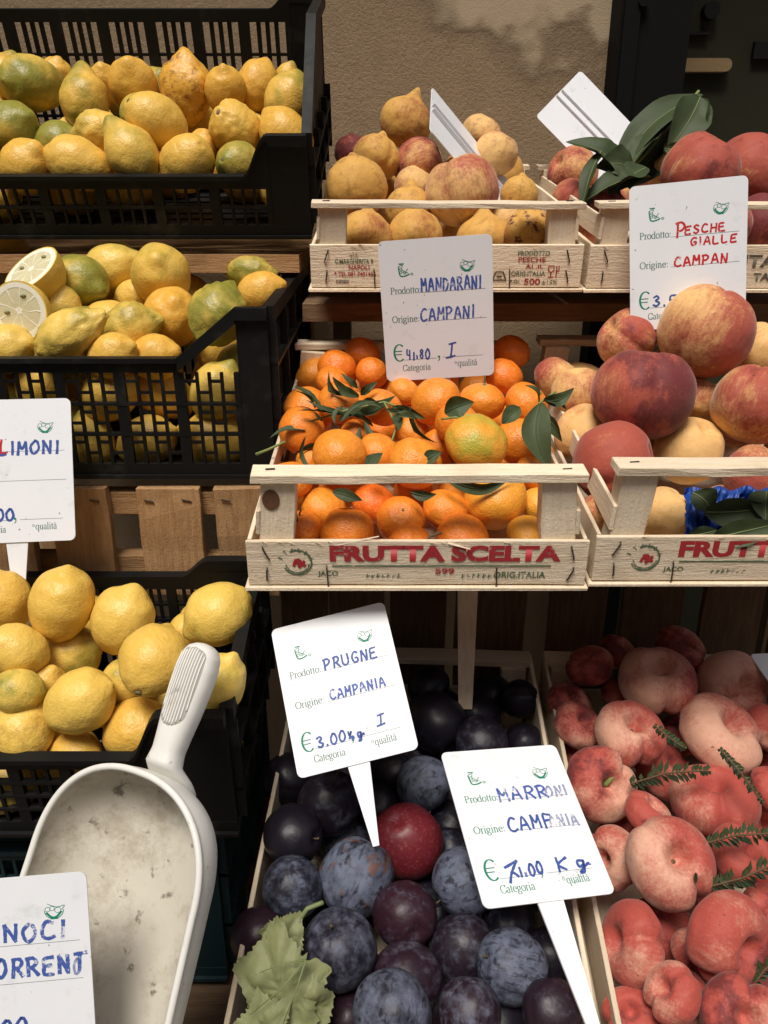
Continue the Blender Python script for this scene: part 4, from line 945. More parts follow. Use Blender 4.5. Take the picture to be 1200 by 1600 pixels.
B = [
 (8, 384, 32, L_, (150, 20), (.08, .65, 0), 'golden lemon at the far left edge above the halves'),
 (126, 438, 42, L_, (-30, 20), (.70, .10, 0), 'smooth green lemon beside the cut halves', {'long': 1.0}),
 (176, 420, 43, L_, (15, 15), (.30, .15, 0), 'pale yellow lemon at the back behind the green one'),
 (251, 430, 47, L_, (60, 75), (.30, .35, 0), 'round lemon with green tip facing us at the back'),
 (341, 490, 48, LK, (70, -20), (.66, .10, .05), 'big knobbly green lemon behind the slanted corner', {'dd': -.03, 'parts': BT}),
 (390, 424, 26, LK, (-10, 10), (.60, .05, 0), 'flat-looking lime green lemon at the back right', {'long': 1.3, 'dd': .03}),
 (408, 458, 33, L_, (20, 10), (.02, .80, 0), 'orange-yellow lemon in the back right corner'),
 (268, 497, 47, L_, (50, 60), (.02, .85, 0), 'orange round lemon left of the big knobbly one'),
 (203, 512, 42, LK, (15, 5), (.50, .20, .1), 'bumpy olive-yellow lemon in the middle'),
 (108, 524, 40, LK, (28, 12), (.38, .12, .12), 'large lumpy lemon with a thick knob, right of the cut half', {'dd': -.03, 'long': 1.3}),
 (97, 479, 30, L_, (100, 10), (.40, .20, 0), 'small greenish lemon peeping over the large lumpy one', {'dd': .02}),
 (210, 464, 28, L_, (20, 20), (.15, .30, 0), 'lemon sliver beneath the round one', {'dd': .05}),
 (176, 556, 36, L_, (20, 20), (.05, .60, 0), 'golden lemon just behind the front rim, middle'),
 (243, 558, 38, L_, (10, 20), (.02, .75, 0), 'orange lemon just behind the front rim'),
 (12, 545, 40, L_, (10, 20), (.30, .25, 0), 'lemon below the cut half at the left edge'),
 (64, 600, 40, L_, (70, 20), (.10, .45, 0), 'yellow lemon seen through the slots above the LIMONI sign'),
 (172, 615, 44, L_, (40, 20), (.15, .45, 0), 'yellow lemon seen through the slots, middle'),
 (250, 612, 42, L_, (150, 20), (.10, .60, 0), 'golden lemon seen through the slots right of middle'),
 (340, 612, 42, L_, (60, 20), (.45, .20, 0), 'greenish lemon seen through the slots near the corner'),
 (230, 690, 42, L_, (20, 20), (.15, .35, 0), 'yellow lemon low behind the slots, middle'),
 (335, 690, 44, L_, (160, 10), (.10, .45, 0), 'yellow lemon low behind the slots near the corner'),
 (140, 695, 42, L_, (100, 10), (.40, .25, 0), 'olive lemon low behind the slots beside the LIMONI sign'),
]
B = [(it[0], it[1], it[2] * .955, *it[3:]) for it in B]
heap('lemon', 'lemon', 'lemons in the middle black crate', B, [(720, .905), (600, .878), (545, .868), (500, .885), (430, .96), (385, 1.03)], 'in the middle crate',
     crate_of('black plastic crate of lemons on the middle tier with a slanted corner'), .56, .40, .15, 'right', (.034, 26), lambda: (rnd.choice((.1, .3, .6)), rnd.uniform(.1, .6), 0), L_, 'lemon half buried in the middle black crate', lim=.06, Hrim=.15, edge=-1)
def half_lemon(label, px, py, d, rp, ax, col):
    r = rp * d / FPX; t = empty('cut_lemon', at(px, py, d)); t.rotation_mode = 'QUATERNION'
    t.rotation_quaternion = ax.normalized().to_track_quat('Z', 'Y'); t.scale = (r,) * 3; tag(t, label, 'lemon', 'cut lemon halves')
    b = MB(); n = 36; pr = []
    for i in range(15):
        q = math.pi / 2 * i / 14; rho, z = math.cos(q), -1.15 * math.sin(q); z -= .16 * math.exp(-(rho / .25) ** 2); pr.append((rho, z))
    b.grid(lambda u, v: (pr[round(u * 14)][0] * math.cos(2 * math.pi * v), pr[round(u * 14)][0] * math.sin(2 * math.pi * v), pr[round(u * 14)][1]), 14, n, True)
    rind = recalc(b.obj('rind', 'lemon', t, True)); rind.color = (*col, 1)
    f = MB(); f.grid(lambda u, v: ((.001 + .996 * u) * math.cos(2 * math.pi * v), (.001 + .996 * u) * math.sin(2 * math.pi * v), .015 * math.sin(u * 3.1) + .012 * noise.noise(Vector((u * 5, v * 9, r * 90)))), 10, n, True)
    recalc(f.obj('cut_face', 'flesh', t, True))
    if ax.dot(F_) < -.7:
        for k, (x, y) in enumerate(((-.42, -.05), (.22, .5))):
            s = MB(); s.tube([(x - .12, y, .02), (x - .05, y + .01, .035), (x + .05, y + .02, .035), (x + .10, y + .02, .02)], [.01, .05, .06, .015], 7); s.obj('seed', 'dry_leaf', t, True)
half_lemon('halved lemon with its cut face turned squarely toward us', 30, 486, .86, 46, cdir(250, 72), (.05, .1, 0))
half_lemon('upper halved lemon with its cut face turned up to the left', 48, 420, .90, 49, cdir(125, 50), (.12, .15, 0))
Cc = [
 (97, 942, 52, L_, (75, 12), (.05, .38, 0), 'tall golden lemon right of the LIMONI spike', {'dd': -.02}),
 (192, 966, 50, L_, (65, 8), (.10, .25, .05), 'leaning lemon with its tip up and right, behind the scoop handle'),
 (240, 1030, 54, L_, (75, -42), (.05, .40, .05), 'plump lemon with stem button at its foot, touching the handle', {'parts': BT, 'dd': -.025}),
 (126, 1096, 51, L_, (30, 8), (.05, .20, 0), 'big smooth oval lemon lying aslant in the middle', {'dd': -.01}),
 (340, 960, 52, L_, (215, 10), (.25, .10, .05), 'pale yellow lemon in the back right corner', {'long': .95}),
 (26, 1016, 43, L_, (150, 30), (.12, .20, 0), 'pale lemon at the left edge, middle row'),
 (34, 1136, 50, L_, (120, -30), (.08, .25, .35), 'scarred lemon in the front left corner', {'parts': BT, 'dd': -.01}),
 (28, 1080, 36, L_, (170, 20), (.52, .02, 0), 'pale green lemon between two yellow ones at the left edge', {'dd': .02}),
 (112, 1022, 44, L_, (20, 10), (.45, .15, 0), 'olive lemon in shade under the tall golden one', {'dd': .06}),
 (214, 1140, 48, L_, (35, 10), (.02, .60, 0), 'orange-yellow lemon at the front rim left of the handle'),
 (118, 1180, 38, L_, (0, 20), (.04, .55, 0), 'golden lemon just behind the front rim'),
 (340, 1070, 46, L_, (60, 10), (.30, .10, 0), 'greenish lemon half behind the scoop handle'),
 (8, 938, 42, L_, (100, 20), (.05, .50, 0), 'golden lemon left of the LIMONI spike'),
 (196, 1068, 38, L_, (60, 20), (.42, .15, 0), 'shaded lemon behind the big oval one', {'dd': .05}),
 (70, 1072, 32, L_, (60, 20), (.15, .45, 0), 'small yellow lemon tucked behind the big oval one', {'dd': .05}),
 (290, 990, 30, L_, (60, 20), (.30, .30, 0), 'shaded lemon below the back right corner lemon', {'dd': .05}),
]
Cc = [(it[0], it[1], it[2] * .955, *it[3:]) for it in Cc]
heap('lemon', 'lemon', 'lemons in the lowest black crate', Cc, [(1180, .652), (1096, .685), (1030, .722), (950, .775), (930, .79)], 'in the lowest crate',
     crate_of('black plastic crate of lemons on the bottom tier behind the white scoop'), .52, .228, .10, 'right', (.028, 24), lambda: (rnd.choice((.1, .3, .5)), rnd.uniform(.1, .5), 0), L_, 'lemon half buried in the lowest black crate', Hrim=.16, edge=-1)

# ------------------------------------------------------------------ peaches (colour = blush, darkness, blemish)
P_, PP = 'peach', 'peach_pointed'
PS = (('peach_stem', .66),)
D = [
 (633, 192, 41, PP, (-112, -5), (.16, .2, .1), 'yellow pointed peach topmost on the pile', {}),
 (588, 247, 37, PP, (-105, 5), (.15, .2, .1), 'yellow pointed peach below and left of the topmost'),
 (657, 256, 38, P_, (20, 20), (.62, .45, .1), 'dusky red peach below the topmost one', {'dd': .01}),
 (722, 298, 58, P_, (110, 25), (.38, .15, .05), 'large pale peach with a crease at the centre front', {'dd': -.03, 'roll': (190, 55)}),
 (555, 294, 49, PP, (-85, 10), (.34, .25, .1), 'pointed peach with rosy cheek at the left'),
 (752, 208, 30, P_, (60, 20), (.30, .4, .1), 'peach behind the edge-on sign'),
 (775, 240, 34, P_, (60, 20), (.40, .3, .1), 'peach to the right of the edge-on sign'),
 (640, 327, 36, PP, (-95, 5), (.10, .2, .1), 'yellow pointed peach left of the large pale one', {'dd': .015}),
 (811, 305, 30, PP, (-100, 5), (.25, .4, .15), 'small pointed peach right of the sign spike', {'dd': .01}),
 (825, 362, 37, PP, (-80, 5), (.22, .5, .8), 'spotted yellow pointed peach by the right post', {'dd': -.02}),
 (757, 378, 44, PP, (-85, -10), (.06, .1, .05), 'pale yellow peach behind the bar, right of the MANDARANI sign'),
 (648, 370, 44, PP, (-80, 10), (.18, .5, .05), 'pointed peach directly behind the MANDARANI sign top'),
 (570, 372, 44, PP, (-95, 5), (.16, .3, .05), 'yellow peach by the left post of the crate'),
 (648, 292, 32, P_, (60, 20), (.20, .4, 0), 'shaded peach left behind the large pale one', {'dd': .04}),
 (553, 240, 30, P_, (60, 20), (.60, .6, 0), 'dark peach at the upper left of the pile', {'dd': .06}),
 (788, 345, 30, P_, (60, 20), (.15, .3, 0), 'yellow peach in shade by the sign spike', {'dd': .01}),
 (605, 350, 30, P_, (60, 20), (.22, .3, 0), 'shaded peach between the two left ones', {'dd': .03}),
]
D = [(*it[:5], (it[5][0] + .05, it[5][1] + .15, it[5][2] + .25), *it[6:]) for it in D]
heap('peach', 'peach', 'pointed peaches in the top crate', D, [(375, .935), (300, .97), (250, 1.04), (190, 1.09)], 'in the pointed peach crate', WC['top'], .29, .39, .10, 'centre', (.035, 12),
     lambda: (rnd.uniform(.1, .6), .4, .1), PP, 'peach half buried in the pointed peach crate')
Ee = [
 (1094, 268, 60, P_, (60, 30), (.72, .30, .05), 'large red peach in the middle above the PESCHE GIALLE sign', {'dd': -.02}),
 (1046, 262, 40, P_, (150, 30), (.12, .1, .1), 'pale yellow peach left of the large red one', {'dd': .02}),
 (1172, 268, 58, P_, (30, 40), (.66, .30, .1), 'red peach at the right edge of the picture'),
 (896, 312, 33, P_, (60, 30), (.80, .40, 0), 'dark red peach half under the leaves', {'dd': .05}),
 (1190, 350, 46, P_, (60, 30), (.85, .65, 0), 'wine red peach behind the right end of the crate bar', {'dd': .01}),
 (1020, 340, 42, P_, (60, 30), (.75, .5, 0), 'red peach hidden behind the PESCHE GIALLE sign'),
 (1130, 345, 44, P_, (60, 30), (.7, .5, 0), 'shaded red peach right behind the PESCHE GIALLE sign'),
]
heap('peach', 'peach', 'red peaches in the top right crate', Ee, [(350, .96), (260, 1.02)], 'in the red peach crate', WC['topr'], .29, .39, .09, 'centre', (.038, 8), lambda: (.7, .5, 0), P_, 'peach half buried in the red peach crate', edge=1)
Yp = [
 (1004, 615, 78, P_, (82, 14), (.86, .45, .05), 'huge dark red peach with a centre crease', {'roll': (100, 80), 'dd': -.02}),
 (1102, 518, 75, P_, (58, 12), (.52, .25, .05), 'topmost huge peach, half yellow half red', {'dd': -.01, 'roll': (150, 60)}),
 (1177, 632, 66, P_, (60, -10), (.56, .35, .05), 'yellow and red peach at the right edge', {'roll': (120, 40)}),
 (960, 724, 67, P_, (10, 25), (.90, .12, .05), 'pink-red peach at the front left of the pile', {'dd': -.01}),
 (1076, 704, 54, P_, (60, 40), (.16, .35, .05), 'yellow peach below the huge dark red one', {'dd': .01}),
 (914, 676, 48, P_, (120, 20), (.22, .05, 0), 'pale striped peach at the left side', {'dd': .015}),
 (904, 612, 42, P_, (100, 25), (.40, .05, .05), 'red-streaked peach at the far left', {'dd': .02}),
 (1040, 806, 46, P_, (60, 20), (.10, .30, .10), 'brownish yellow peach framed by the crate front', {}),
 (1182, 744, 50, P_, (60, 30), (.50, .10, .0), 'rosy peach behind the top bar at right'),
 (980, 530, 47, P_, (150, 20), (.62, .35, 0), 'shaded red peach below the PESCHE GIALLE sign', {'dd': .03, 'roll': (180, 60)}),
 (1092, 622, 36, P_, (60, 20), (.45, .6, 0), 'dark peach in the gap under the topmost one', {'dd': .05}),
 (1190, 548, 46, P_, (60, 20), (.42, .3, 0), 'peach behind the topmost one at right', {'dd': .04}),
 (938, 800, 32, P_, (60, 20), (.45, .1, 0), 'pinkish peach behind the left post', {'dd': .01}),
 (1130, 790, 34, P_, (60, 20), (.30, .3, 0), 'peach in shade above the leaves', {'dd': .05}),
 (868, 590, 34, P_, (60, 20), (.5, .4, 0), 'peach in the dark beside the mandarins', {'dd': .07}),
]
heap('peach', 'peach', 'yellow peaches in the middle right crate', Yp, [(820, .755), (720, .785), (620, .815), (520, .855)], 'in the yellow peach crate', WC['ypeach'], .29, .39, .10, 'centre', (.042, 14), lambda: (rnd.uniform(.3, .6), .3, 0), P_, 'peach half buried in the yellow peach crate', lim=.06, edge=1)

# ------------------------------------------------------------------ mandarins (colour = green, yellow, red)
m_ = 'mandarin'
CAL = (('calyx', .72),); TW = (('calyx', .72), ('twig', .74))
Mm = [
 (472, 673, 39, m_, (-150, -20), (.05, .05, .1), 'mandarin at the left edge with a green stalk', {}),
 (530, 710, 43, m_, (80, 40), (.08, .30, 0), 'mandarin with a dotted top left of centre', {'dd': -.02}),
 (681, 627, 41, m_, (120, 30), (.08, .20, 0), 'mandarin touching the foot of the MANDARANI sign', {'dd': -.02}),
 (753, 628, 37, m_, (85, 20), (.10, .25, 0), 'stalked mandarin under the right corner of the MANDARANI sign', {'parts': TW}),
 (744, 692, 51, m_, (60, 40), (.52, .75, 0), 'largest mandarin, greenish gold, above a long dark leaf', {'dd': -.03}),
 (648, 724, 42, m_, (70, 40), (.10, .35, 0), 'mandarin behind the middle of the top bar', {'dd': -.005}),
 (714, 662, 35, m_, (70, 50), (.05, .10, .1), 'mandarin topped by a curled dark leaf', {'parts': CAL, 'dd': -.01}),
 (812, 692, 40, m_, (60, 30), (.06, .15, 0), 'mandarin right of the largest one'),
 (823, 632, 36, m_, (40, 30), (.05, .10, 0), 'mandarin by the hanging leaves at right', {'parts': CAL}),
 (592, 708, 34, m_, (60, 40), (.05, .20, 0), 'mandarin with a leaf at its foot, behind the bar', {'dd': .005}),
 (452, 752, 37, m_, (100, 20), (.05, .15, 0), 'mandarin at the left end of the top bar'),
 (471, 828, 33, m_, (95, 30), (.02, .05, .2), 'mandarin with dark twig beside the left post', {'parts': TW}),
 (506, 794, 36, m_, (60, 30), (.06, .40, 0), 'golden mandarin in the crate front, left', {'dd': .02}),
 (543, 832, 43, m_, (100, 10), (.02, .10, .2), 'wide mandarin at the front slat, left of the wood splinter', {'dd': -.005}),
 (585, 787, 36, m_, (60, 30), (.02, .0, .8), 'reddest mandarin in the crate front', {'dd': .02}),
 (626, 812, 38, m_, (80, 60), (.04, .10, .1), 'mandarin showing its calyx in the middle of the crate front', {'parts': CAL, 'dd': -.005}),
 (697, 798, 37, m_, (60, 40), (.04, .25, .1), 'mandarin right of the one with the calyx', {'dd': .01}),
 (774, 782, 51, m_, (110, 20), (.14, .70, 0), 'big yellowish mandarin behind the bar, right', {'dd': .005}),
 (723, 844, 44, m_, (60, 50), (.02, .10, .3), 'flattened mandarin low at the front slat, right', {'dd': -.005}),
 (641, 851, 34, m_, (60, 50), (.02, .05, .3), 'small mandarin low at the middle of the front slat', {'dd': -.01}),
 (828, 838, 37, m_, (60, 30), (.20, .80, 0), 'yellow mandarin beside the right post'),
 (842, 789, 29, m_, (60, 30), (.20, .95, 0), 'pale yellow mandarin half behind the right post', {'dd': .02}),
 (833, 740, 30, m_, (60, 30), (.05, .25, 0), 'mandarin above the bar near its right end', {'dd': .01}),
 (567, 553, 29, m_, (60, 30), (.02, .05, .4), 'dim mandarin highest at the back'),
 (527, 576, 31, m_, (60, 30), (.02, .05, .4), 'dim mandarin at the back left'),
 (581, 583, 27, m_, (60, 30), (.02, .05, .3), 'dim mandarin left of the MANDARANI sign', {'dd': .01}),
 (529, 630, 33, m_, (60, 30), (.04, .15, .1), 'mandarin under the leafy twig at left'),
 (597, 637, 32, m_, (60, 30), (.04, .15, .1), 'mandarin framed by the leafy twig'),
 (646, 676, 30, m_, (60, 30), (.06, .35, .0), 'mandarin in the leaf shade at the centre', {'dd': .03}),
 (632, 612, 24, m_, (60, 30), (.10, .30, 0), 'small mandarin below the left corner of the MANDARANI sign', {'dd': .02}),
 (520, 597, 28, m_, (60, 30), (.03, .10, .2), 'mandarin behind the leafy twig, far left', {'dd': .02}),
 (787, 588, 31, m_, (60, 30), (.02, .05, .4), 'dim mandarin right of the MANDARANI sign'),
 (684, 694, 25, m_, (60, 30), (.05, .20, .1), 'mandarin squeezed left of the largest one', {'dd': .02}),
 (842, 712, 26, m_, (60, 30), (.05, .20, 0), 'mandarin sliver right under the hanging leaves', {'dd': .02}),
 (800, 550, 29, m_, (60, 30), (.02, .05, .4), 'dark mandarin at the back right'),
 (489, 722, 27, m_, (60, 30), (.05, .20, 0), 'mandarin sliver behind the left end of the bar', {'dd': .03}),
 (646, 766, 31, m_, (60, 30), (.05, .20, .2), 'mandarin just under the middle of the bar', {'dd': .02}),
 (557, 680, 27, m_, (60, 30), (.05, .10, .3), 'mandarin under the twig leaves', {'dd': .03}),
 (760, 740, 26, m_, (60, 30), (.10, .50, 0), 'mandarin below the dark strap-like leaf', {'dd': .03}),
]
heap('mandarin', 'mandarin', 'mandarins in the middle crate', Mm, [(850, .728), (790, .748), (700, .785), (625, .85), (550, .99)], '', WC['mand'], .29, .39, .09, 'centre', (.0265, 40), lambda: (.03, rnd.uniform(.05, .4), rnd.uniform(0, .3)), m_, 'mandarin half buried among the other mandarins')

# ------------------------------------------------------------------ plums (colour = redness, bloom, wound)
p_ = 'plum'
PL = (('plum_stem', .90),)
Pp = [
 (515, 1255, 50, p_, (80, 30), (.25, .28, 0), 'dusky plum with an upright brown stem', {'parts': PL, 'dd': -.02}),
 (635, 1314, 56, p_, (110, 35), (1.0, .0, .0), 'dark red plum with a scar, the only red one', {'dd': -.02}),
 (556, 1370, 57, p_, (60, -20), (.02, .62, .7), 'blue plum with a brown wound', {'dd': -.025}),
 (662, 1224, 41, p_, (70, 40), (.02, .60, 0), 'pale blue plum left of the MARRONI sign top'),
 (457, 1305, 46, p_, (60, 40), (.02, .06, 0), 'glossy black plum by the left wall of the crate'),
 (457, 1386, 46, p_, (60, 40), (.02, .40, 0), 'mottled blue plum above the dried leaf'),
 (632, 1429, 50, p_, (60, 40), (.55, .25, 0), 'speckled reddish plum in the middle'),
 (529, 1484, 60, p_, (100, 30), (.15, .42, 0), 'large mottled plum right of the dried leaf', {'dd': -.01}),
 (726, 1376, 50, p_, (60, 40), (.02, .62, 0), 'pale blue plum half under the MARRONI sign'),
 (722, 1482, 51, p_, (60, 40), (.30, .32, 0), 'purple plum left of the grey-blue one'),
 (801, 1510, 54, p_, (150, 20), (.06, .55, 0), 'grey-blue plum below the MARRONI sign', {'dd': -.02, 'roll': (60, 60)}),
 (634, 1530, 55, p_, (60, 40), (.45, .32, 0), 'violet marbled plum above the bottom speckled one'),
 (612, 1580, 61, p_, (80, 40), (.10, .50, 0), 'black-speckled blue plum cut by the bottom edge', {'dd': -.015}),
 (733, 1580, 48, p_, (60, 40), (.40, .38, 0), 'purple veined plum cut by the bottom edge'),
 (540, 1318, 40, p_, (60, 40), (.05, .45, 0), 'mottled plum behind the wounded one', {'dd': .03}),
 (545, 1590, 34, p_, (60, 40), (.45, .20, 0), 'small purple plum at the bottom edge by the dried leaf', {'dd': .02}),
 (862, 1580, 46, p_, (60, 40), (.40, .20, 0), 'dark purple plum cut by the bottom edge near the sign spike'),
 (862, 1494, 42, p_, (60, 40), (.15, .15, 0), 'dark plum behind the MARRONI sign spike', {'dd': .02}),
 (753, 1160, 41, p_, (60, 40), (.15, .30, 0), 'speckled plum above the MARRONI sign'),
 (820, 1162, 32, p_, (60, 40), (.10, .15, 0), 'dark plum at the MARRONI sign top right corner', {'dd': .02}),
 (682, 1128, 46, p_, (60, 40), (.05, .12, 0), 'shaded plum right of the PRUGNE sign'),
 (744, 1120, 38, p_, (60, 40), (.05, .10, 0), 'shaded plum under the wooden stake', {'dd': .02}),
 (767, 1088, 33, p_, (60, 40), (.05, .14, 0), 'shaded plum right of the wooden stake'),
 (612, 1208, 34, p_, (60, 40), (.05, .20, 0), 'plum just below the PRUGNE sign corner', {'dd': .02}),
 (670, 1072, 32, p_, (60, 40), (.05, .10, 0), 'shaded plum at the back left of the stake'),
 (450, 1218, 40, p_, (60, 40), (.05, .06, 0), 'black plum at the left wall beside the PRUGNE sign', {'dd': .03}),
 (405, 1462, 42, p_, (60, 40), (.45, .05, 0), 'dark wine plum behind the dried leaf', {'dd': .01}),
 (706, 1290, 38, p_, (60, 40), (.05, .20, 0), 'shaded plum between the red one and the MARRONI sign', {'dd': .03}),
 (702, 1330, 34, p_, (60, 40), (.05, .30, 0), 'plum below the shaded one at the MARRONI sign edge', {'dd': .04}),
 (812, 1092, 30, p_, (60, 40), (.05, .08, 0), 'shaded plum in the back right corner'),
 (590, 1260, 34, p_, (60, 40), (.05, .15, 0), 'plum behind the PRUGNE sign spike', {'dd': .03}),
 (795, 1440, 42, p_, (60, 40), (.10, .20, 0), 'plum in the shade of the MARRONI sign', {'dd': .03}),
 (560, 1430, 30, p_, (60, 40), (.3, .20, 0), 'plum sunk below the wounded one', {'dd': .04}),
]
Pp = [(*it[:5], (it[5][0] if it[5][0] > .9 else it[5][0] * .72, it[5][1] + .04, it[5][2]), *it[6:]) for it in Pp]
heap('plum', 'plum', 'plums in the bottom crate', Pp, [(1600, .640), (1480, .69), (1370, .745), (1250, .815), (1130, .93), (1060, 1.0)], '', WC['plum'], .29, .50, .09, 'centre', (.032, 40), lambda: (rnd.uniform(0, .4), rnd.uniform(.05, .4), 0), p_, 'plum half buried among the other plums', side=True)

# ------------------------------------------------------------------ flat peaches
f_ = 'flat_peach'
FS = (('peach_stem', .10),)
Ff = [
 (1026, 1063, 61, f_, (92, 38), (.52, .5, 0), 'flat peach with an open hollow at the back, centre', {'roll': (-85, 50), 'parts': FS}),
 (1143, 1073, 59, f_, (30, 62), (.40, .6, .1), 'brownish flat peach facing us at the back right', {'parts': FS}),
 (984, 1146, 57, f_, (80, 42), (.60, .2, 0), 'rosy flat peach with a thin crease left of the sprig', {'roll': (-75, 45), 'parts': FS, 'dd': -.015}),
 (1127, 1147, 71, f_, (62, 40), (.40, .1, 0), 'largest pale pink flat peach at the upper right', {'dd': -.025, 'parts': FS}),
 (939, 1226, 60, f_, (40, 65), (.55, .55, .1), 'flat peach with a curled green stalk beside the MARRONI sign', {'parts': (('green_stem', .12),), 'dd': -.01}),
 (1116, 1250, 69, f_, (95, 20), (.70, .15, 0), 'two-lobed flat peach left of the sprig tip', {'roll': (-100, 55), 'dd': -.005}),
 (1012, 1272, 40, f_, (60, 20), (.60, .1, 0), 'small round-looking flat peach in the middle', {'dd': .01}),
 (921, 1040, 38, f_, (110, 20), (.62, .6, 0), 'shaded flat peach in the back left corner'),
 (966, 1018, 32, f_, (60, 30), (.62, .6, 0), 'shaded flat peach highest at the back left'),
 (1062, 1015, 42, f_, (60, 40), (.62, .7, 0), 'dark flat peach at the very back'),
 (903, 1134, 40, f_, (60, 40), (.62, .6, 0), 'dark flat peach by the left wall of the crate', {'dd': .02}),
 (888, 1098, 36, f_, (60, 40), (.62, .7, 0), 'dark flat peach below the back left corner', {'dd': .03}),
 (1198, 1137, 38, f_, (30, 30), (.60, .2, 0), 'flat peach cut by the right edge beside the largest', {'dd': .01}),
 (1042, 1207, 52, f_, (60, 30), (.75, .3, 0), 'red flat peach beneath the upper sprig', {'dd': .03}),
 (1047, 1348, 73, f_, (75, 55), (.55, .25, 0), 'broad flat peach with a stem hollow and long crease, centre', {'roll': (-50, 35), 'parts': FS, 'dd': -.025}),
 (955, 1340, 52, f_, (170, 40), (.58, .2, 0), 'flat peach half hidden by the MARRONI sign edge', {'parts': FS, 'dd': .01}),
 (988, 1474, 66, f_, (165, 12), (.68, .2, 0), 'flat peach standing on edge below the MARRONI sign corner', {'roll': (60, 50), 'dd': -.01}),
 (1138, 1468, 75, f_, (-5, 62), (.80, .2, 0), 'large red flat peach with a deep slanting crease', {'roll': (-125, 45), 'dd': -.015}),
 (1050, 1552, 48, f_, (140, 20), (.65, .2, 0), 'flat peach between the edge-on one and the bottom edge', {'dd': -.005}),
 (985, 1588, 46, f_, (100, 30), (.75, .1, 0), 'orange-red flat peach at the bottom edge by the crate wall', {'dd': .01}),
 (1158, 1590, 64, f_, (100, 60), (.70, .5, .1), 'dusky flat peach cut by the bottom edge', {'dd': -.01}),
 (1160, 1338, 52, f_, (60, 40), (.85, .0, 0), 'bright red flat peach under the sprigs', {'dd': .02}),
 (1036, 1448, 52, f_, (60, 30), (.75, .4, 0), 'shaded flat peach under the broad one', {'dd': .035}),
 (1200, 1235, 38, f_, (20, 20), (.70, .2, 0), 'flat peach cut by the right edge below the thin sprig', {'dd': .01}),
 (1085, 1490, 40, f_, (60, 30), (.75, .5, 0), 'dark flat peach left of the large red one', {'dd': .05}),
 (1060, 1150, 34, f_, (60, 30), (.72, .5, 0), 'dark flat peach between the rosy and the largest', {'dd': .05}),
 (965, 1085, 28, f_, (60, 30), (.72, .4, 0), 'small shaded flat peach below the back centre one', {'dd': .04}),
 (1200, 1420, 40, f_, (60, 30), (.8, .3, 0), 'flat peach cut by the right edge beside the large red', {'dd': .03}),
]
Ff = [(it[0], it[1], it[2] * .96, *it[3:]) for it in Ff]
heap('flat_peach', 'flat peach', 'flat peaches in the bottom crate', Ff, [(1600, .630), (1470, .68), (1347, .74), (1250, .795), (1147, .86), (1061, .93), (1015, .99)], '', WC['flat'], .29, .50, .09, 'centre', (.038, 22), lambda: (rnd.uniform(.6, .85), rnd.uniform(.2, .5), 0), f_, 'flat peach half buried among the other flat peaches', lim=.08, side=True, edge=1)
# ------------------------------------------------------------------ leaves, twigs and the dried leaf
def leaf_part(parent, name, P0, P1, width, bend=0., twist=0., m='leaf', curl=.25, seed=0, wav=.06, rib=True, tipw=1.0, nrm=None):
    """a folded, slightly wavy blade from P0 to P1"""
    P0, P1 = Vector(P0), Vector(P1); ax = P1 - P0; L = ax.length; d = ax.normalized()
    n = (nrm or -(F_ * .75) + Vector((0, 0, .5))).normalized(); n = (n - d * n.dot(d)).normalized()
    n = Quaternion(d, math.radians(twist)) @ n; s = d.cross(n)
    org = parent.location
    sweep = random.Random(seed * 13 + 5).uniform(-.22, .22) * (.35 if m != 'leaf' else 1)
    def mid(u): return P0 + d * (u * L) + n * (bend * L * math.sin(math.pi * u)) + s * (sweep * L * math.sin(math.pi * u))
    def fn(u, v):
        wv = math.sin(math.pi * min(1, u * .97 + .02) ** .85) ** .9 * width * (1 - .15 * u * tipw); x = (v - .5) * 2
        k = noise.noise(Vector((u * 5 + seed * 3.1, x * 1.5, seed)))
        return mid(u) + s * (x * wv / 2) + n * (abs(x) ** 1.3 * wv * curl + wav * wv * k * 1.6 * abs(x)) - org
    b = MB(); b.smooth = True; b.grid(fn, 16, 8)
    o = b.obj(name, m, parent)
    if rib: MB().tube([mid(u) + n * .0003 - org for u in [i / 10 for i in range(11)]], [.0008 * (1 - .7 * i / 10) for i in range(11)], 5).obj('midrib', 'citrus_rib' if m == 'leaf' else 'rib', o, True)
    return o
def twig_part(parent, pts, r, m='green_stem'):
    pts2 = []
    for i in range(len(pts) - 1):
        for k in range(4): pts2.append(Vector(pts[i]).lerp(Vector(pts[i + 1]), k / 4))
    pts2.append(Vector(pts[-1])); return MB().tube([p - parent.location for p in pts2], r, 6).obj('stem', m, parent, True)
t = empty('leafy_twig', at(600, 665, .80)); tag(t, 'dark green leafy mandarin twig lying across the left of the mandarins', 'twig')
twig_part(t, [at(480, 660, .80), at(545, 640, .80), at(600, 628, .81), at(650, 645, .80)], .0010)
twig_part(t, [at(600, 628, .81), at(620, 665, .79), at(612, 690, .785)], .0011)
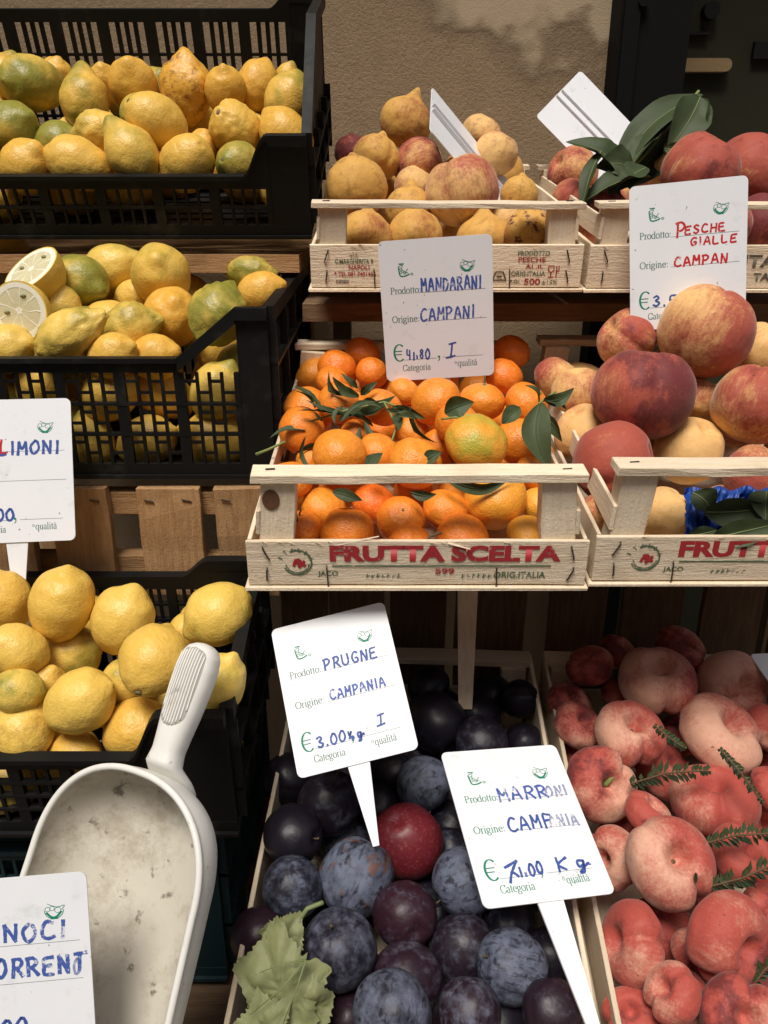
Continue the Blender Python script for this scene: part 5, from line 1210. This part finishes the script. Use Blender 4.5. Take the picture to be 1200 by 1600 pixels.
for i, (a, b, c, e_, wd, bd, tw, d) in enumerate([
    (500, 652, 440, 612, .016, .08, 20, .80), (545, 640, 490, 596, .014, -.12, -30, .81), (560, 636, 500, 588, .018, .25, 40, .82), (520, 660, 452, 634, .012, .05, 60, .79),
    (600, 628, 570, 600, .014, .2, 10, .815), (590, 630, 640, 590, .017, .1, -30, .82), (600, 632, 640, 644, .013, .1, 20, .80), (620, 650, 575, 645, .012, .1, -50, .80),
    (622, 668, 645, 690, .014, -.1, 20, .785), (560, 640, 565, 690, .013, .1, 30, .79), (545, 642, 600, 612, .013, .12, 15, .81), (530, 662, 468, 650, .010, .1, 70, .785), (585, 640, 600, 690, .012, .06, -20, .79), (480, 640, 430, 655, .010, .1, 40, .79), (515, 655, 470, 618, .011, .2, 55, .80), (505, 650, 512, 606, .012, .3, 35, .815), (555, 634, 535, 590, .012, .2, -40, .815), (575, 634, 600, 585, .012, .3, 45, .82), (600, 634, 650, 612, .012, .25, 30, .81), (545, 646, 500, 675, .010, .1, 20, .785), (572, 640, 545, 672, .011, .1, 60, .785), (610, 640, 640, 670, .011, .1, 50, .79), (618, 668, 596, 655, .010, .15, 20, .785), (530, 650, 480, 628, .012, .1, 25, .795)]):
    qx, qy = rnd.uniform(-45, 45), rnd.uniform(-22, 34); leaf_part(t, 'leaf', at(a + qx, b + qy, d + .006), at(c + qx + rnd.uniform(-20, 20), e_ + qy + rnd.uniform(-4, 30), d - .002), wd * rnd.uniform(.65, .95), bd * .7, tw + rnd.uniform(-40, 40), 'leaf', rnd.uniform(.15, .5), i, rnd.uniform(.05, .2))
def one_leaf(label, pts, wd, bd, tw, m='leaf', stem=None, cat='leaf', name='loose_leaf', curl=.25, sd=0, wav=.08):
    t = empty(name, at(*pts[0])); tag(t, label, cat); leaf_part(t, 'blade', at(*pts[0]), at(*pts[1]), wd, bd, tw, m, curl, sd, wav)
    if stem: twig_part(t, [at(*q) for q in stem], .0011)
    return t
one_leaf('curled dark leaf on a stalk upon the mandarin below the MANDARANI sign', [(695, 645, .765), (740, 628, .76)], .022, .15, 30, sd=3, stem=[(690, 655, .765), (712, 652, .755), (738, 660, .758)])
one_leaf('long dark strap-like leaf lying below the largest mandarin', [(685, 738, .728), (812, 732, .735)], .013, .12, 55, sd=5)
one_leaf('short dark leaf at the foot of the middle mandarin behind the bar', [(662, 722, .742), (690, 706, .74)], .014, .1, 10, sd=6)
one_leaf('narrow upright leaf beside the left mandarins behind the bar', [(487, 738, .735), (478, 680, .74)], .008, -.25, 50, sd=7)
one_leaf('small dark leaf left of the mandarin behind the bar', [(575, 738, .735), (598, 708, .74)], .014, .1, 0, sd=8)
one_leaf('dark leaf under the top bar at the left of the mandarins', [(520, 768, .722), (566, 782, .722)], .012, .1, 20, sd=9)
one_leaf('dark leaf under the top bar at the middle of the mandarins', [(642, 769, .722), (682, 772, .722)], .010, .1, 40, sd=10)
one_leaf('dark leaf bent over the mandarin right of the largest one', [(785, 662, .752), (812, 636, .76)], .017, .2, 10, sd=12)
t = empty('leafy_twig', at(845, 640, .78)); tag(t, 'twig with hanging dark leaves between the mandarins and the peaches', 'twig')
twig_part(t, [at(822, 655, .77), at(845, 628, .775), at(868, 612, .78)], .0012)
for i, (a, b, c, e_, wd, bd, tw, d) in enumerate([(845, 630, 860, 735, .030, .10, 10, .772), (850, 625, 897, 606, .014, .35, 30, .775), (846, 628, 885, 640, .018, .25, -20, .778), (850, 650, 878, 690, .016, .1, 60, .785), (842, 628, 820, 602, .012, .2, 30, .785)]):
    leaf_part(t, 'leaf', at(a, b, d), at(c, e_, d - .01), wd, bd, tw, 'leaf', .2, 20 + i)
o = MB().tube([at(400, 710, .775), at(420, 702, .772), at(446, 690, .775)], [.0016, .0012, .0012], 6).obj('loose_stalk', 'green_stem', None, True); tag(o, 'short green stalk sticking out left of the leftmost mandarin', 'stalk')
o = MB().tube([at(448, 770, .722), at(455, 790, .718), at(462, 800, .715), at(464, 815, .718)], .0012, 6).obj('loose_stalk', 'stem', None, True); tag(o, 'dark bent twig beside the left post of the mandarin crate', 'stalk')
o = MB().tube([at(662, 852, .70), at(672, 838, .700), at(690, 832, .70)], [.0016, .0011, .0014], 6).obj('loose_stalk', 'stem', None, True); tag(o, 'dark stalk stub low between two front mandarins', 'stalk')
def splinter(label, a, b):
    o = MB().prism([(0, -.0012), (1, -.0004), (1, .0004), (0, .0012)], lambda u, v, w_: at(*a).lerp(at(*b), u) + U_ * v - F_ * w_, .0007).obj('wood_splinter', 'wood_x'); tag(recalc(o), label, 'splinter')
splinter('long pale wood splinter before the wide mandarin', (516, 853, .698), (592, 838, .694)); splinter('tiny pale wood splinter on the front slat', (700, 848, .696), (735, 858, .695))

# peach leaves in the top right crate
t = empty('leafy_twig', at(980, 280, 1.02)); tag(t, 'twig of broad green peach leaves rising beside the blank sign', 'twig')
twig_part(t, [at(965, 285, 1.02), at(1010, 240, 1.02), at(1060, 180, 1.03), at(1092, 142, 1.03)], .0018)
for i, (a, b, c, e_, wd, bd, tw, d) in enumerate([
    (1096, 148, 948, 298, .046, .10, 15, 1.02), (1094, 152, 1042, 236, .052, .06, -15, 1.005), (1098, 155, 1092, 242, .036, .10, 40, 1.015), (1038, 232, 1112, 246, .024, .12, 30, .995),
    (978, 288, 884, 222, .050, .18, 5, .995), (965, 292, 906, 334, .040, -.1, -10, .975), (940, 236, 908, 330, .024, .12, 40, .97), (1015, 276, 902, 322, .040, .12, 25, .975),
    (1062, 186, 958, 296, .050, -.08, -25, 1.03), (1040, 210, 985, 262, .040, .1, 35, 1.0), (990, 270, 930, 262, .044, .2, -20, .985), (1010, 262, 950, 310, .040, .1, 10, .98)]):
    leaf_part(t, 'leaf', at(a, b, d), at(c, e_, d - .012), wd, bd, tw, 'peach_leaf', .22, 40 + i, .10)
# leaves and blue tissue under the yellow peaches
b = MB(); b.smooth = True
def tis(u, v):
    p = at(1070 + 190 * u, 762 + 84 * v, .742 - .02 * v)
    return p - F_ * (.003 * math.sin(u * 95 + 5 * math.sin(v * 5)) * (.4 + .6 * v) + .003 * abs(noise.noise(Vector((u * 40, v * 6, 9)))) + .010 * noise.noise(Vector((u * 7, v * 5, 2)))) + U_ * (.004 * noise.noise(Vector((u * 9, v * 9, 6))))
b.grid(tis, 150, 24); o = b.obj('tissue_paper', 'tissue'); tag(o, 'crumpled blue tissue paper behind the front of the yellow peach crate', 'paper')
for i, (lab, a, b_, wd, bd, tw) in enumerate([
    ('green leaf with pale rib lying over the blue tissue', (1100, 800, .718), (1200, 792, .712), .030, .12, 40), ('green leaf low in front of the blue tissue', (1110, 842, .708), (1215, 818, .704), .026, .08, 30),
    ('curled green leaf at the left of the blue tissue', (1082, 770, .722), (1112, 800, .72), .026, .2, 20), ('dark leaf hanging at the right edge over the tissue', (1198, 768, .715), (1196, 815, .70), .030, .1, 20), ('green leaf lying on the slat beside the brownish peach', (1075, 838, .712), (1120, 828, .708), .016, .1, 30)]):
    one_leaf(lab, [a, b_], wd, bd, tw, 'peach_leaf', sd=60 + i)
# feathery sprigs on the flat peaches
def sprig(label, pts, wl, n, seed):
    t = empty('feathery_sprig', at(*pts[0])); tag(t, label, 'sprig')
    P = [at(*q) for q in pts]; fine = []
    for i in range(len(P) - 1):
        for k in range(8): fine.append(P[i].lerp(P[i + 1], k / 8))
    fine.append(P[-1]); MB().tube([p - t.location for p in fine], .0009, 5).obj('stem', 'stem', t, True)
    b = MB(); rr = random.Random(seed)
    for i in range(n):
        u = i / (n - 1) * (len(fine) - 1.01); k = int(u); p = fine[k].lerp(fine[k + 1], u - k); d = (fine[k + 1] - fine[k]).normalized()
        nn = (-F_ + Vector((0, 0, .4))).normalized(); s = d.cross(nn).normalized(); env = math.sin(math.pi * (.12 + .80 * i / (n - 1))) ** .6
        for sg in (-1, 1):
            q = (s * sg * .8 + d * rr.uniform(.35, .8) + nn * rr.uniform(-.5, .3)).normalized(); l = wl * env * rr.uniform(.65, 1.15) * (0 if rr.random() < .08 else 1) + .0005; wv = d.cross(q).cross(q).normalized() * .0021
            m0 = p + q * l * .5 + nn * .0012
            b.add([p - t.location, m0 + wv - t.location, p + q * l - t.location, m0 - wv - t.location], [(0, 1, 2, 3)])
    o = b.obj('leaflets', 'fern', t); o['kind'] = 'stuff'
sprig('dark feathery sprig under the largest pale flat peach', [(985, 1225, .79), (1040, 1208, .785), (1105, 1204, .775)], .013, 22, 1)
sprig('short feathery sprig tip above the red flat peach', [(1022, 1133, .815), (1045, 1152, .805), (1068, 1168, .80)], .008, 10, 2)
sprig('thin sprig hanging over the largest flat peach', [(1124, 1170, .765), (1155, 1205, .755), (1190, 1252, .75)], .007, 18, 3)
sprig('feathery sprig along the top of the bright red flat peach', [(1100, 1318, .728), (1150, 1305, .72), (1210, 1302, .715)], .012, 18, 4)
sprig('feathery sprig across the foot of the bright red flat peach', [(1110, 1385, .705), (1160, 1372, .70), (1220, 1345, .70)], .015, 20, 5)
sprig('sprig tip at the right edge beside the large red flat peach', [(1180, 1535, .655), (1195, 1515, .655), (1215, 1500, .655)], .010, 8, 6)
o = MB().prism(circ(0, 0, .0016, .0045, 0, 340, 10), lambda u, v, w_: at(1087, 1371, .694) + R_ * u + U_ * v - F_ * w_, .0004).obj('leaflet', 'fern'); tag(recalc(o), 'single tiny green leaflet lying on the broad flat peach', 'leaf')
# dried lobed leaf on the plums
t = empty('dried_leaf', at(440, 1530, .655)); tag(t, 'crumpled pale green dried leaf on the plums, lower left', 'leaf')
def dried(name, cx, cy, d, rx, ry, a0, seed, nl=5, e=25):
    b = MB(); b.smooth = True; nr, na = 16, 96; rx *= .92; ry *= .92; rr = random.Random(seed)
    jag = [rr.uniform(-.07, .05) for _ in range(na)]
    def fn(u, v):
        q = 2 * math.pi * v; lob = .66 + .34 * (1 - abs(math.sin(q * nl / 2)) ** .7) + jag[int(v * na) % na]
        x, y = u * lob * rx * math.cos(q), u * lob * ry * math.sin(q)
        x, y = x * math.cos(a0) - y * math.sin(a0), x * math.sin(a0) + y * math.cos(a0)
        k = Vector((x * 30, y * 30, seed)); z = .0095 * noise.noise(k) + .0090 * abs(noise.noise(k * 1.6 + Vector((3, 1, 2)))) + .0015 * abs(noise.noise(k * 5)) - .5 * (u * rx * .35) ** 2 * 30
        return at(cx, cy, d) + R_ * x + (U_ * math.cos(math.radians(e)) + Vector((0, .5, .2)) * math.sin(math.radians(e))) * y - F_ * z - t.location
    b.grid(fn, nr, na, True); o = b.obj(name, 'dry_leaf', t); return o
dried('blade', 440, 1548, .622, .046, .058, .35, 3); dried('blade_fold', 410, 1600, .612, .034, .026, .6, 5); dried('blade_lobe', 446, 1462, .648, .022, .026, .9, 8, 3)
dried('blade_lobe', 488, 1568, .626, .020, .042, .2, 11, 3)
for q in ([(478, 1500, .612), (440, 1545, .606), (392, 1585, .605)], [(478, 1500, .612), (462, 1550, .606), (440, 1605, .603)], [(478, 1500, .612), (445, 1505, .612), (405, 1520, .612)]): MB().tube([at(*c_) - t.location for c_ in q], [.0009, .0006, .0003], 5).obj('vein', 'rib', t, True)
twig_part(t, [at(470, 1462, .655), at(466, 1440, .655), at(480, 1420, .655), at(505, 1410, .66)], .0020, 'rib')
# wooden stake among the shaded plums
t = empty('wooden_stake', at(727, 1108, .93)); tag(t, 'flat pale wooden stake standing among the shaded plums', 'stake')
P0, P1 = at(727, 1108, .93), at(727, 915, .90); ln = (P1 - P0).length
MB().prism([(-.008, 0), (.008, 0), (.0115, ln), (-.0115, ln)], lambda u, v, w_: Vector((u, (P1 - P0).y * v / ln + w_, (P1 - P0).z * v / ln)), .003).obj('blade', 'wood_z', t)
recalc(t.children[0])

# ------------------------------------------------------------------ the white scoop
t = empty('scoop', at(216, 1208, .600)); tag(t, 'big dirty white plastic scoop with ribbed handle before the lowest lemons', 'scoop')
O = at(216, 1208, .600)
axd = (at(118, 1560, .572) - O).normalized()
nn = (-F_ - R_ * .46 + U_ * .06); nn = (nn - axd * nn.dot(axd)).normalized(); bb = nn.cross(axd).normalized()
if bb.dot(R_) < 0: bb = -bb
def sup(x, p): return max(0, 1 - max(0, 1 - x) ** p) ** (1 / p)
def wprof(s): return .0765 * sup(min(1, s / .078), 2.25) + .004 * max(0, s - .078) / .1
def dprof(s): return .060 * sup(min(1, s / .05), 2.2) - .06 * max(0, s - .10)
def bowl(u, v, off=0):
    s = .235 * (u ** 1.8); ph = math.pi * v; wd, dp = wprof(s) + off, dprof(s) + off
    return axd * (s - off * (1 - u)) + bb * (-wd * math.cos(ph)) - nn * (dp * math.sin(ph) ** .85)
b = MB(); b.smooth = True; b.grid(lambda u, v: bowl(.002 + .998 * u, v, .0022), 44, 36); recalc(b.obj('bowl', 'scoop', t))
b = MB(); b.smooth = True; b.grid(lambda u, v: bowl(.002 + .998 * u, v), 44, 36); b.obj('bowl_inside', 'scoop_in', t)
rim = [bowl(1 - i / 50, 0, .001) for i in range(51)] + [bowl(i / 50, 1, .001) for i in range(1, 51)]
b = MB(); b.tube([p + nn * .0005 for p in rim], .0027, 8); b.obj('rim', 'scoop', t, True)
H0, H1 = at(246, 1206, .607) - O, at(316, 1004, .635) - O; hd = (H1 - H0).normalized(); hs = hd.cross(nn).normalized(); hn = hs.cross(hd).normalized()
if hn.dot(F_) > 0: hn = -hn
b = MB(); b.smooth = True; hl = (H1 - H0).length
prof = [(-.16, .014, .003), (-.10, .019, .007), (-.03, .0185, .0122), (.07, .0140, .0125), (.16, .0122, .012), (.28, .0132, .0125), (.45, .0155, .013), (.65, .0172, .0135), (.80, .0175, .0135), (.90, .0160, .0125), (.96, .0125, .0105), (.99, .007, .007), (1.0, .002, .003)]
HOFF = .005
def hprof(s):
    for a, c in zip(prof[:-1], prof[1:]):
        if s <= c[0]: f = (s - a[0]) / (c[0] - a[0]); return [a[i] * (1 - f) + c[i] * f for i in (1, 2)]
    return prof[-1][1:]
def handle(u, v):
    s = -.16 + 1.16 * (1 - (1 - u) ** 1.5); wd, th = hprof(s); q = 2 * math.pi * v; g = lambda z, p: math.copysign(abs(z) ** p, z)
    return H0 + hd * (s * hl) + hs * (wd * g(math.cos(q), .8)) + hn * (th * g(math.sin(q), .8) - HOFF - .16 * max(0, .06 - s))
def htop(s, x, up):
    wd, th = hprof(s); c_ = min(1, abs(x / wd)) ** 1.25; return H0 + hd * (s * hl) + hs * x + hn * (th * math.sqrt(max(0, 1 - c_ * c_)) ** .8 - HOFF + up)
b.grid(handle, 60, 32, True); recalc(b.obj('handle', 'scoop', t))
s0, s1 = .34, .955
def gw(s): return hprof(s)[0] * .74 * math.sqrt(max(0, min(1, (s - s0) / .10) * (2 - min(1, (s - s0) / .10)))) * math.sqrt(max(0, min(1, (s1 - s) / .06) * (2 - min(1, (s1 - s) / .06))))
b = MB(); b.smooth = True
b.grid(lambda u, v: htop(s0 + (s1 - s0) * u, (v - .5) * 2 * gw(s0 + (s1 - s0) * u), .0003), 30, 12); b.obj('grip_inlay', 'groove', t)
NR = 10
for k in range(NR):
    x = (k - (NR - 1) / 2) / ((NR - 1) / 2) * .94; pts = []
    for i in range(25):
        s_ = s0 + .01 + (s1 - s0 - .02) * i / 24; xx = x * hprof(.6)[0] * .70
        if abs(xx) < gw(s_) * .95: pts.append(htop(s_, xx, .0004))
    if len(pts) > 3: MB().tube(pts, .00072, 6).obj('grip_rib', 'scoop', t, True)

# ------------------------------------------------------------------ leave out buried fruits that nothing shows
bpy.context.view_layer.update()
dg = bpy.context.evaluated_depsgraph_get()
dirs = [Vector((math.cos(i * 2.4) * math.sqrt(1 - (1 - 2 * (i + .5) / 60) ** 2), math.sin(i * 2.4) * math.sqrt(1 - (1 - 2 * (i + .5) / 60) ** 2), 1 - 2 * (i + .5) / 60)) for i in range(60)]
hidden = []
for o in [o for o in sc.objects if 'half buried' in o.get('label', '') or 'outside the picture' in o.get('label', '')]:
    seen = False
    for cx, cz in ((0, 0), (-.3, 0), (.3, 0), (0, .2)):
        eye = Vector((cx, 0, cz))
        for v in dirs:
            p = o.location + v * o.scale.x * .93; dr = (p - eye)
            if v.dot(dr) > 0: continue
            hit = sc.ray_cast(dg, eye, dr.normalized())
            if hit[0] and hit[4].name == o.name: seen = True; break
        if seen: break
    if not seen: hidden.append(o)
for o in hidden:
    for c_ in list(o.children): bpy.data.objects.remove(c_)
    bpy.data.objects.remove(o)
